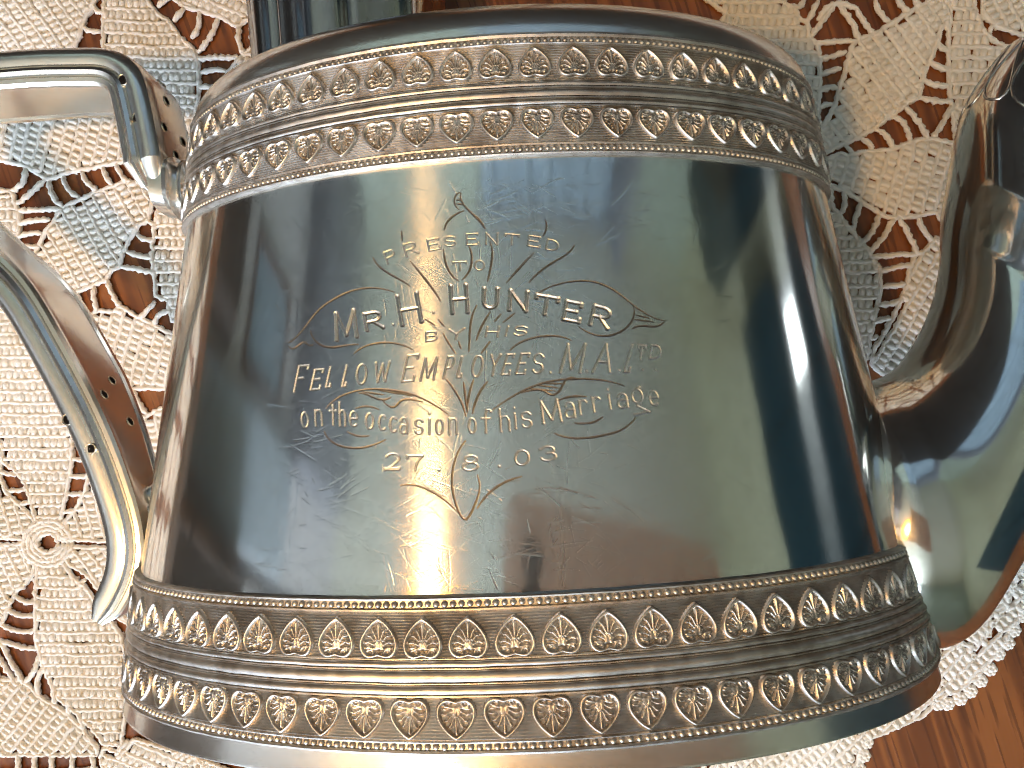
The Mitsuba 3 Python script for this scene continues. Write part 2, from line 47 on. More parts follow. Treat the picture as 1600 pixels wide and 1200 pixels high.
FLOURISH=[[(-.537,9.305),(-.569,9.293),(-.595,9.275),(-.615,9.252),(-.63,9.226),(-.64,9.197),(-.645,9.165),(-.644,9.134),(-.638,9.102),(-.628,9.072),(-.613,9.044),(-.593,9.019),(-.569,8.999)],[(-.526,9.292),(-.536,9.24),(-.534,9.191),(-.521,9.144),(-.499,9.099),(-.473,9.057),(-.442,9.017),(-.411,8.979),(-.379,8.942),(-.346,8.905),(-.314,8.869),(-.282,8.832),(-.251,8.795),(-.222,8.757),(-.194,8.717),(-.169,8.674),(-.146,8.629)],[(-.483,8.969),(-.521,8.959),(-.56,8.946),(-.598,8.93),(-.635,8.911),(-.671,8.889),(-.705,8.865),(-.736,8.837),(-.764,8.807),(-.788,8.774),(-.809,8.738),(-.824,8.699),(-.834,8.657)],[(-.856,8.321),(-.855,8.268),(-.851,8.215),(-.845,8.16),(-.835,8.106),(-.822,8.052),(-.805,8.0),(-.785,7.949),(-.76,7.901),(-.73,7.856),(-.696,7.815),(-.657,7.778),(-.613,7.746)],[(-.428,8.356),(-.408,8.305),(-.393,8.252),(-.384,8.197),(-.381,8.142),(-.383,8.087),(-.391,8.033),(-.405,7.981),(-.424,7.931),(-.449,7.883),(-.48,7.839),(-.516,7.8),(-.558,7.765)],[(-.321,8.901),(-.291,8.871),(-.263,8.841),(-.237,8.809),(-.213,8.775),(-.191,8.741),(-.17,8.705),(-.152,8.667),(-.135,8.628)],[(-.068,8.411),(-.05,8.352),(-.039,8.293),(-.034,8.234),(-.035,8.175),(-.039,8.117),(-.048,8.058),(-.059,8.0),(-.072,7.942),(-.087,7.885),(-.101,7.828),(-.116,7.771),(-.129,7.715)],[(.887,8.732),(.897,8.693),(.903,8.655),(.903,8.617),(.898,8.581),(.888,8.545),(.873,8.51),(.854,8.475),(.829,8.442)],[(.675,8.17),(.611,8.108),(.547,8.046),(.484,7.983),(.422,7.92),(.361,7.857),(.3,7.793),(.239,7.729),(.18,7.664)],[(1.359,8.265),(1.32,8.211),(1.276,8.164),(1.227,8.124),(1.175,8.088),(1.121,8.056),(1.066,8.026),(1.01,7.997),(.955,7.966),(.9,7.934),(.848,7.9),(.796,7.865),(.746,7.827),(.698,7.787),(.651,7.745),(.607,7.701),(.564,7.655)],[(-1.581,8.713),(-1.574,8.53)],[(-2.106,8.287),(-2.072,8.219),(-2.03,8.158),(-1.982,8.104),(-1.929,8.055),(-1.872,8.01),(-1.812,7.968),(-1.751,7.929),(-1.689,7.89),(-1.627,7.851),(-1.568,7.81),(-1.511,7.768),(-1.459,7.721)],[(-1.437,8.156),(-1.392,8.096),(-1.347,8.036),(-1.303,7.977),(-1.258,7.917),(-1.214,7.858),(-1.171,7.798),(-1.128,7.738),(-1.087,7.678),(-1.047,7.617),(-1.009,7.555),(-.973,7.492),(-.939,7.428)],[(-1.741,7.645),(-1.806,7.672),(-1.874,7.696),(-1.942,7.716),(-2.012,7.732),(-2.082,7.745),(-2.153,7.753),(-2.225,7.758),(-2.296,7.758),(-2.368,7.753),(-2.439,7.745),(-2.509,7.732),(-2.578,7.715),(-2.645,7.694),(-2.711,7.67),(-2.777,7.643),(-2.842,7.615),(-2.906,7.585),(-2.97,7.553),(-3.031,7.518),(-3.089,7.479),(-3.143,7.435),(-3.194,7.388),(-3.242,7.338),(-3.289,7.286),(-3.335,7.233),(-3.381,7.182),(-3.429,7.131),(-3.479,7.082),(-3.532,7.036),(-3.589,6.994),(-3.652,6.956),(-3.72,6.924)],[(-3.72,6.878),(-3.687,6.84),(-3.654,6.82),(-3.622,6.815),(-3.59,6.821),(-3.559,6.835),(-3.528,6.854),(-3.498,6.874),(-3.468,6.892),(-3.439,6.905),(-3.41,6.909),(-3.382,6.902),(-3.354,6.883),(-3.326,6.861),(-3.296,6.844),(-3.264,6.839),(-3.228,6.857)],[(-3.277,7.099),(-3.262,7.035),(-3.233,6.976),(-3.192,6.923),(-3.143,6.876),(-3.086,6.837),(-3.025,6.807),(-2.962,6.788),(-2.897,6.778),(-2.83,6.774),(-2.764,6.776),(-2.697,6.781),(-2.631,6.787),(-2.566,6.792),(-2.503,6.796),(-2.442,6.795),(-2.383,6.788)],[(.671,7.442),(.728,7.478),(.787,7.51),(.848,7.538),(.911,7.562),(.975,7.582),(1.039,7.599),(1.105,7.614),(1.172,7.625),(1.239,7.634),(1.306,7.641),(1.373,7.645),(1.441,7.646),(1.508,7.642),(1.574,7.634),(1.64,7.621),(1.705,7.602),(1.768,7.58),(1.83,7.552),(1.889,7.521),(1.947,7.487),(2.002,7.449),(2.055,7.408),(2.107,7.365),(2.157,7.321),(2.206,7.275),(2.255,7.23),(2.306,7.186),(2.358,7.144),(2.411,7.104),(2.466,7.065),(2.523,7.029),(2.582,6.996),(2.644,6.967),(2.707,6.944),(2.774,6.928),(2.844,6.92)],[(2.28,7.208),(2.295,7.154),(2.299,7.098),(2.292,7.043),(2.275,6.99),(2.25,6.94),(2.218,6.893),(2.18,6.851),(2.138,6.814),(2.092,6.782),(2.043,6.755),(1.992,6.733),(1.94,6.715),(1.886,6.701),(1.833,6.693),(1.779,6.69),(1.725,6.692),(1.672,6.7),(1.62,6.713),(1.569,6.73),(1.519,6.751),(1.471,6.776),(1.425,6.804),(1.382,6.835),(1.342,6.869)],[(2.797,6.899),(2.754,6.864),(2.709,6.841),(2.663,6.829),(2.616,6.825),(2.568,6.827),(2.52,6.833),(2.472,6.839),(2.424,6.843),(2.377,6.843),(2.33,6.836),(2.284,6.821),(2.239,6.793)],[(-2.478,6.63),(-2.424,6.672),(-2.365,6.707),(-2.303,6.734),(-2.238,6.755),(-2.171,6.77),(-2.103,6.779),(-2.034,6.784),(-1.965,6.785),(-1.896,6.782),(-1.827,6.774),(-1.76,6.762),(-1.693,6.746),(-1.628,6.725),(-1.564,6.699),(-1.502,6.669),(-1.442,6.633)],[(.193,6.525),(.246,6.571),(.302,6.609),(.362,6.641),(.423,6.666),(.487,6.687),(.553,6.703),(.619,6.715),(.686,6.724),(.754,6.729),(.822,6.732),(.889,6.73),(.956,6.723),(1.022,6.711),(1.087,6.694),(1.15,6.669),(1.211,6.637)],[(-1.22,7.141),(-1.049,7.02)],[(-.981,7.113),(-.887,6.987)],[(-.327,7.311),(-.363,7.253),(-.393,7.193),(-.415,7.13),(-.433,7.066),(-.446,6.999),(-.456,6.932),(-.464,6.864),(-.469,6.797),(-.474,6.729),(-.48,6.662),(-.486,6.596),(-.495,6.531)],[(-.107,7.189),(-.133,7.152),(-.158,7.115),(-.183,7.077),(-.207,7.039),(-.23,7.001),(-.253,6.962),(-.274,6.923),(-.294,6.883),(-.313,6.843),(-.331,6.801),(-.347,6.759),(-.361,6.717)],[(.072,7.146),(-.051,7.012)],[(.295,7.145),(.097,6.993)],[(-.913,6.869),(-.889,6.823),(-.865,6.777),(-.841,6.732),(-.816,6.687),(-.79,6.643),(-.764,6.599),(-.737,6.555),(-.709,6.512)],[(-.659,6.724),(-.621,6.592)],[(-.128,6.693),(-.284,6.498)],[(-.894,6.117),(-.858,6.067),(-.822,6.017),(-.788,5.966),(-.755,5.914),(-.724,5.861),(-.695,5.808),(-.668,5.753),(-.644,5.698),(-.622,5.642),(-.604,5.584),(-.588,5.526),(-.576,5.467)],[(-.598,6.036),(-.553,5.539)],[(-.428,6.069),(-.455,6.006),(-.48,5.941),(-.5,5.876),(-.518,5.81),(-.532,5.743),(-.542,5.676),(-.549,5.608),(-.553,5.539)],[(-.219,6.005),(-.265,5.951),(-.307,5.895),(-.344,5.837),(-.378,5.776),(-.407,5.714),(-.432,5.649),(-.453,5.583),(-.469,5.514)],[(-.197,6.025),(-.239,5.981),(-.278,5.935),(-.313,5.887),(-.344,5.837),(-.372,5.785),(-.396,5.731),(-.417,5.675),(-.434,5.617)],[(-2.991,5.733),(-2.932,5.792),(-2.866,5.842),(-2.795,5.885),(-2.719,5.92),(-2.64,5.949),(-2.558,5.972),(-2.475,5.989),(-2.391,6.0),(-2.307,6.007),(-2.223,6.01),(-2.139,6.009),(-2.056,6.004),(-1.973,5.997),(-1.89,5.986),(-1.809,5.972),(-1.727,5.956),(-1.647,5.937),(-1.568,5.916),(-1.491,5.89),(-1.415,5.861),(-1.341,5.828),(-1.269,5.791),(-1.198,5.751),(-1.13,5.709),(-1.062,5.665),(-.997,5.619),(-.933,5.572),(-.87,5.524)],[(-2.395,5.959),(-2.345,5.954),(-2.297,5.943),(-2.251,5.926),(-2.207,5.906),(-2.163,5.884),(-2.119,5.863),(-2.075,5.844),(-2.031,5.83),(-1.985,5.821),(-1.937,5.821),(-1.887,5.83),(-1.835,5.851)],[(-1.969,5.816),(-1.956,5.786),(-1.931,5.755),(-1.898,5.726),(-1.859,5.702),(-1.82,5.687),(-1.783,5.685),(-1.751,5.699),(-1.724,5.724),(-1.697,5.754),(-1.668,5.778),(-1.634,5.794),(-1.597,5.802),(-1.557,5.805),(-1.516,5.802),(-1.474,5.795),(-1.432,5.785),(-1.393,5.775),(-1.355,5.764),(-1.321,5.754),(-1.292,5.746)],[(-2.455,5.703),(-2.402,5.716),(-2.349,5.724),(-2.297,5.726),(-2.244,5.723),(-2.192,5.715),(-2.141,5.702),(-2.089,5.683),(-2.038,5.659)],[(-3.028,5.345),(-3.001,5.287),(-2.966,5.237),(-2.922,5.194),(-2.873,5.156),(-2.819,5.125),(-2.762,5.099),(-2.702,5.079),(-2.641,5.063),(-2.58,5.051),(-2.518,5.043),(-2.457,5.04),(-2.396,5.04),(-2.335,5.044),(-2.275,5.051),(-2.216,5.062),(-2.158,5.076),(-2.101,5.092),(-2.045,5.111),(-1.99,5.133),(-1.937,5.156)],[(-2.609,5.325),(-2.565,5.297),(-2.52,5.274),(-2.474,5.255),(-2.426,5.241),(-2.378,5.232),(-2.328,5.228),(-2.277,5.228),(-2.225,5.233)],[(-.132,5.56),(-.053,5.611),(.027,5.66),(.109,5.708),(.193,5.754),(.277,5.797),(.363,5.837),(.451,5.873),(.541,5.905),(.632,5.932),(.725,5.954),(.818,5.972),(.913,5.984),(1.008,5.992),(1.103,5.996),(1.199,5.997),(1.295,5.994),(1.39,5.989),(1.486,5.981),(1.581,5.97),(1.675,5.954),(1.769,5.934),(1.862,5.91),(1.953,5.88),(2.043,5.844)],[(.297,5.81),(.338,5.814),(.382,5.821),(.429,5.829),(.476,5.837),(.525,5.844),(.573,5.847),(.621,5.846),(.666,5.838),(.709,5.824),(.749,5.8),(.786,5.772),(.827,5.752),(.873,5.751),(.918,5.767),(.954,5.795),(.983,5.832),(1.007,5.873),(1.03,5.915),(1.054,5.955),(1.083,5.988),(1.12,6.012),(1.168,6.021),(1.23,6.012),(1.31,5.982)],[(.936,5.653),(.992,5.673),(1.049,5.688),(1.106,5.7),(1.164,5.707),(1.222,5.71),(1.28,5.709),(1.339,5.703),(1.398,5.694)],[(1.185,5.276),(1.224,5.268),(1.264,5.261),(1.305,5.257),(1.346,5.256),(1.387,5.257),(1.428,5.26),(1.468,5.267),(1.508,5.278),(1.546,5.291),(1.583,5.309),(1.618,5.331),(1.65,5.357)],[(.845,5.127),(.898,5.099),(.952,5.077),(1.008,5.058),(1.065,5.044),(1.123,5.033),(1.182,5.026),(1.241,5.022),(1.301,5.02),(1.36,5.022),(1.419,5.025),(1.478,5.031),(1.537,5.037),(1.597,5.045),(1.656,5.054),(1.715,5.063),(1.774,5.075),(1.832,5.089),(1.89,5.107),(1.946,5.129),(2.0,5.156),(2.052,5.188),(2.101,5.224),(2.146,5.265),(2.187,5.31)],[(-.601,5.073),(-.652,5.017),(-.696,4.955),(-.734,4.888),(-.766,4.816),(-.792,4.742),(-.813,4.667),(-.828,4.592),(-.838,4.518),(-.843,4.447),(-.844,4.377),(-.839,4.306),(-.827,4.229),(-.809,4.144),(-.783,4.049),(-.751,3.956),(-.714,3.879),(-.673,3.83),(-.63,3.824),(-.586,3.865),(-.542,3.936),(-.501,4.016),(-.465,4.091),(-.435,4.16),(-.412,4.226),(-.398,4.292),(-.395,4.362),(-.403,4.437),(-.424,4.521)],[(-1.703,4.398),(-1.632,4.41),(-1.562,4.412),(-1.493,4.405),(-1.425,4.39),(-1.359,4.369),(-1.294,4.343),(-1.232,4.313),(-1.171,4.28),(-1.113,4.245),(-1.056,4.207),(-1.002,4.166),(-.949,4.124),(-.898,4.08),(-.849,4.034),(-.802,3.986),(-.756,3.937)],[(-.444,3.995),(-.402,4.056),(-.356,4.113),(-.305,4.167),(-.251,4.218),(-.193,4.264),(-.132,4.306),(-.068,4.344),(-.001,4.377),(.068,4.405),(.139,4.428),(.211,4.446),(.285,4.458)],[(-2.326,5.976),(-1.945,5.9)],[(-2.055,5.992),(-1.669,5.895)],[(-1.832,5.968),(-1.462,5.851)],[(.615,5.92),(.947,5.862)],[(.467,5.875),(.902,5.812)],[(.721,5.947),(1.076,5.919)],[(2.322,7.032),(2.548,6.971)],[(2.294,6.956),(2.62,6.903)],[(-.618,9.174),(-.509,9.154)],[(-.621,9.105),(-.489,9.084)]]
BLOCKS=[([(-16.24,19.22),(-11.37,18.87),(-11.73,17.88),(-12.02,17.46),(-12.27,17.01),(-12.45,16.6),(-13.07,15.68),(-16.55,15.91)],(.529,-.848)),([(-16.58,15.54),(-15.61,15.48),(-14.4,15.96),(-12.48,16.29),(-10.99,15.18),(-10.79,14.05),(-11.15,13.14),(-12.33,12.99),(-13.01,12.89),(-13.59,12.73),(-14.25,13.17),(-15.02,13.39),(-16.73,13.87)],(-.331,-.944)),([(-11.43,18.51),(-10.26,18.43),(-10.19,17.6),(-9.91,17.24),(-9.66,17.07),(-9.44,16.73),(-9.27,16.5),(-9.0,16.24),(-8.89,15.92),(-8.85,15.22),(-8.96,14.68),(-9.27,13.68),(-9.78,13.52),(-10.33,13.84),(-10.99,15.18),(-11.65,16.51)],(.995,-.096)),([(-9.53,18.74),(-6.19,18.5),(-6.67,17.09),(-6.98,16.71),(-7.06,16.86),(-7.34,16.95),(-7.6,16.75),(-7.7,16.83),(-8.08,17.08),(-8.27,17.12),(-8.55,17.22),(-8.77,17.34),(-9.01,17.39),(-9.23,17.52),(-9.49,17.74)],(.89,-.457)),([(-7.54,15.94),(-7.1,16.24),(-6.17,16.05),(-6.41,12.66),(-8.68,12.81),(-8.34,14.82),(-8.08,15.35),(-7.75,15.74)],(.998,-.065)),([(-13.28,11.85),(-12.83,12.05),(-12.27,12.24),(-11.76,12.38),(-11.3,12.52),(-10.73,12.46),(-10.46,12.17),(-10.57,11.76),(-10.72,11.34),(-11.0,11.22),(-11.28,10.86),(-11.56,10.43),(-11.67,10.06),(-11.95,9.92),(-12.11,9.7),(-12.47,9.57),(-12.93,9.41),(-13.46,9.21),(-14.23,8.95),(-14.79,9.21),(-14.4,10.18),(-14.24,10.58),(-14.04,10.84),(-13.84,11.2),(-13.5,11.56)],(.452,-.892)),([(-16.84,12.74),(-15.09,12.52),(-14.75,12.43),(-14.7,12.14),(-14.6,11.85),(-14.6,11.48),(-14.72,11.01),(-14.83,10.64),(-15.04,9.79),(-17.1,9.91)],(.998,-.059)),([(-10.29,11.93),(-8.74,12.06),(-9.04,7.94),(-10.21,8.38),(-10.28,8.96),(-10.64,9.13),(-10.63,9.73),(-10.66,10.3),(-10.58,10.82),(-10.47,11.33)],(.998,-.057)),([(-14.26,8.6),(-13.83,8.58),(-13.53,8.62),(-13.08,8.6),(-12.62,8.67),(-12.44,8.81),(-11.94,8.71),(-11.73,8.88),(-11.23,8.53),(-10.76,8.26),(-10.35,8.01),(-9.26,7.67),(-9.36,6.2),(-10.79,6.39),(-11.34,6.4),(-11.93,6.35),(-12.41,6.28),(-12.71,6.41),(-13.37,7.41)],(-.322,-.947)),([(-17.17,9.15),(-14.22,8.98),(-13.5,5.87),(-13.59,4.33),(-13.71,3.85),(-13.86,3.27),(-14.05,2.67),(-14.28,2.25),(-14.76,2.27),(-14.91,2.83),(-14.96,3.22),(-15.11,3.77),(-15.36,4.12),(-15.73,4.39),(-15.75,5.02),(-17.53,5.2)],(.999,-.048)),([(-17.54,5.1),(-15.77,4.82),(-15.85,3.95),(-15.69,3.45),(-15.29,3.04),(-14.88,2.53),(-14.81,2.13),(-15.03,1.95),(-17.8,2.36)],(.224,-.975)),([(-17.84,1.85),(-15.23,1.86),(-14.91,1.61),(-15.07,.96),(-15.34,.64),(-15.59,.49),(-15.92,.0),(-16.21,-.58),(-18.13,-1.2)],(.379,-.925)),([(-11.86,5.25),(-10.84,5.74),(-9.78,5.88),(-10.48,1.75),(-12.84,1.85),(-14.19,1.97),(-14.17,2.16),(-13.9,2.54),(-13.51,2.96),(-13.23,3.43),(-13.09,4.11),(-12.81,4.68)],(.176,-.984)),([(-14.25,1.73),(-12.86,1.63),(-10.11,1.44),(-10.32,-1.31),(-11.98,-.95),(-12.5,-.59),(-12.85,-.22),(-13.15,.48),(-13.48,.89),(-13.86,1.09)],(.547,-.837)),([(-14.86,1.52),(-14.34,1.58),(-14.03,1.02),(-13.7,.57),(-13.53,.5),(-13.25,.03),(-12.84,-.54),(-12.54,-1.03),(-12.43,-1.63),(-12.51,-3.22),(-12.68,-4.02),(-12.8,-4.52),(-13.31,-4.44),(-13.6,-3.98),(-13.93,-3.61),(-14.3,-3.28),(-14.64,-2.9),(-14.81,-2.53),(-15.0,-2.01),(-15.08,-1.52),(-15.17,-1.12),(-15.07,.27),(-15.01,.76)],(.999,-.039)),([(-18.16,-1.6),(-16.4,-2.31),(-15.9,-2.33),(-15.61,-2.46),(-15.24,-2.86),(-14.76,-3.18),(-14.32,-3.52),(-13.92,-4.01),(-13.56,-4.49),(-13.54,-4.79),(-18.44,-4.63)],(.673,.74)),([(-13.47,-4.88),(-13.32,-4.56),(-12.78,-4.78),(-12.34,-4.33),(-10.01,-5.15),(-8.28,-5.97),(-8.36,-7.18),(-12.76,-7.05)],(.916,-.401)),([(-18.49,-5.2),(-16.05,-5.24),(-14.84,-5.28),(-13.62,-5.24),(-13.26,-5.81),(-13.16,-7.04),(-18.65,-6.87)],(.999,-.032)),([(4.1,18.12),(7.95,17.85),(8.13,16.28),(8.39,16.19),(8.51,15.86),(8.72,15.78),(8.74,15.4),(8.99,15.15),(9.04,14.76),(9.01,13.87),(8.89,12.98),(8.78,12.27),(7.48,12.17),(5.75,14.44),(6.44,16.18)],(.998,-.067)),([(10.09,15.19),(10.49,15.28),(10.96,15.52),(11.35,15.74),(11.71,15.92),(12.16,16.14),(12.62,16.81),(12.97,16.79),(12.74,15.92),(12.66,15.49),(12.4,15.33),(12.29,14.9),(12.06,14.41),(11.83,13.9),(11.79,13.51),(11.47,13.39),(11.19,13.15),(10.74,12.86),(10.3,12.6),(9.83,12.38),(9.37,12.23),(8.92,12.0),(8.78,12.18),(8.92,12.58),(9.16,12.96),(9.39,13.34),(9.55,13.83),(9.71,14.27),(9.83,14.71),(9.95,15.02)],(.588,-.809)),([(12.68,15.75),(12.84,17.15),(13.5,17.1),(13.33,15.88),(13.47,15.52),(13.6,15.16),(13.84,14.93),(14.22,14.69),(14.68,14.8),(16.07,14.46),(16.03,11.81),(12.77,12.1),(12.68,13.09),(12.6,13.45),(12.59,14.34),(12.62,14.96)],(.998,-.067)),([(13.57,17.09),(16.81,16.86),(16.77,14.59),(14.68,14.98),(14.25,15.19),(13.92,15.31),(13.61,15.62)],(.474,-.881)),([(9.46,12.04),(9.81,11.98),(10.28,12.06),(10.89,12.06),(11.43,12.21),(11.79,12.31),(12.15,12.27),(12.5,12.17),(12.85,12.1),(15.32,11.77),(15.29,9.89),(12.81,10.21),(12.13,10.25),(11.73,10.17),(11.23,10.13),(10.93,10.14),(10.66,10.23),(10.45,10.39),(9.96,10.75),(9.57,11.02),(9.25,11.12),(8.73,11.73)],(.308,.952)),([(7.83,11.96),(8.81,11.69),(9.21,10.97),(9.26,10.57),(9.54,10.14),(9.89,9.66),(10.2,9.28),(10.3,9.09),(10.51,8.71),(10.53,8.16),(10.42,7.62),(10.26,7.08),(10.09,6.17),(8.15,5.53)],(.998,-.058)),([(11.52,9.02),(11.8,9.15),(12.11,9.46),(12.43,9.51),(15.28,9.35),(15.21,5.89),(12.69,5.29),(10.88,5.38),(10.21,5.97),(10.29,6.43),(10.56,6.84),(10.86,7.32),(11.07,7.73),(11.27,8.21),(11.37,8.66)],(.526,.851)),([(15.16,2.95),(16.6,3.25),(15.82,-.07),(14.42,-1.43),(14.12,-1.8),(13.78,-2.26),(13.4,-2.78),(13.1,-3.19),(12.69,-3.52),(12.32,-3.77),(12.02,-3.84),(11.34,-4.47),(9.55,-5.18),(9.3,-7.12),(4.85,-7.58),(4.93,-5.71),(10.98,-4.07),(11.61,-2.56),(12.02,-2.42),(12.17,-2.1),(12.59,-2.31),(12.97,-2.51)],(.73,.683)),([(13.05,-2.38),(12.54,-2.02),(12.1,-1.96),(12.53,-1.07),(13.66,.4),(14.88,2.77),(15.33,2.57),(14.38,-.01),(13.8,-1.31)],(.732,.682))]
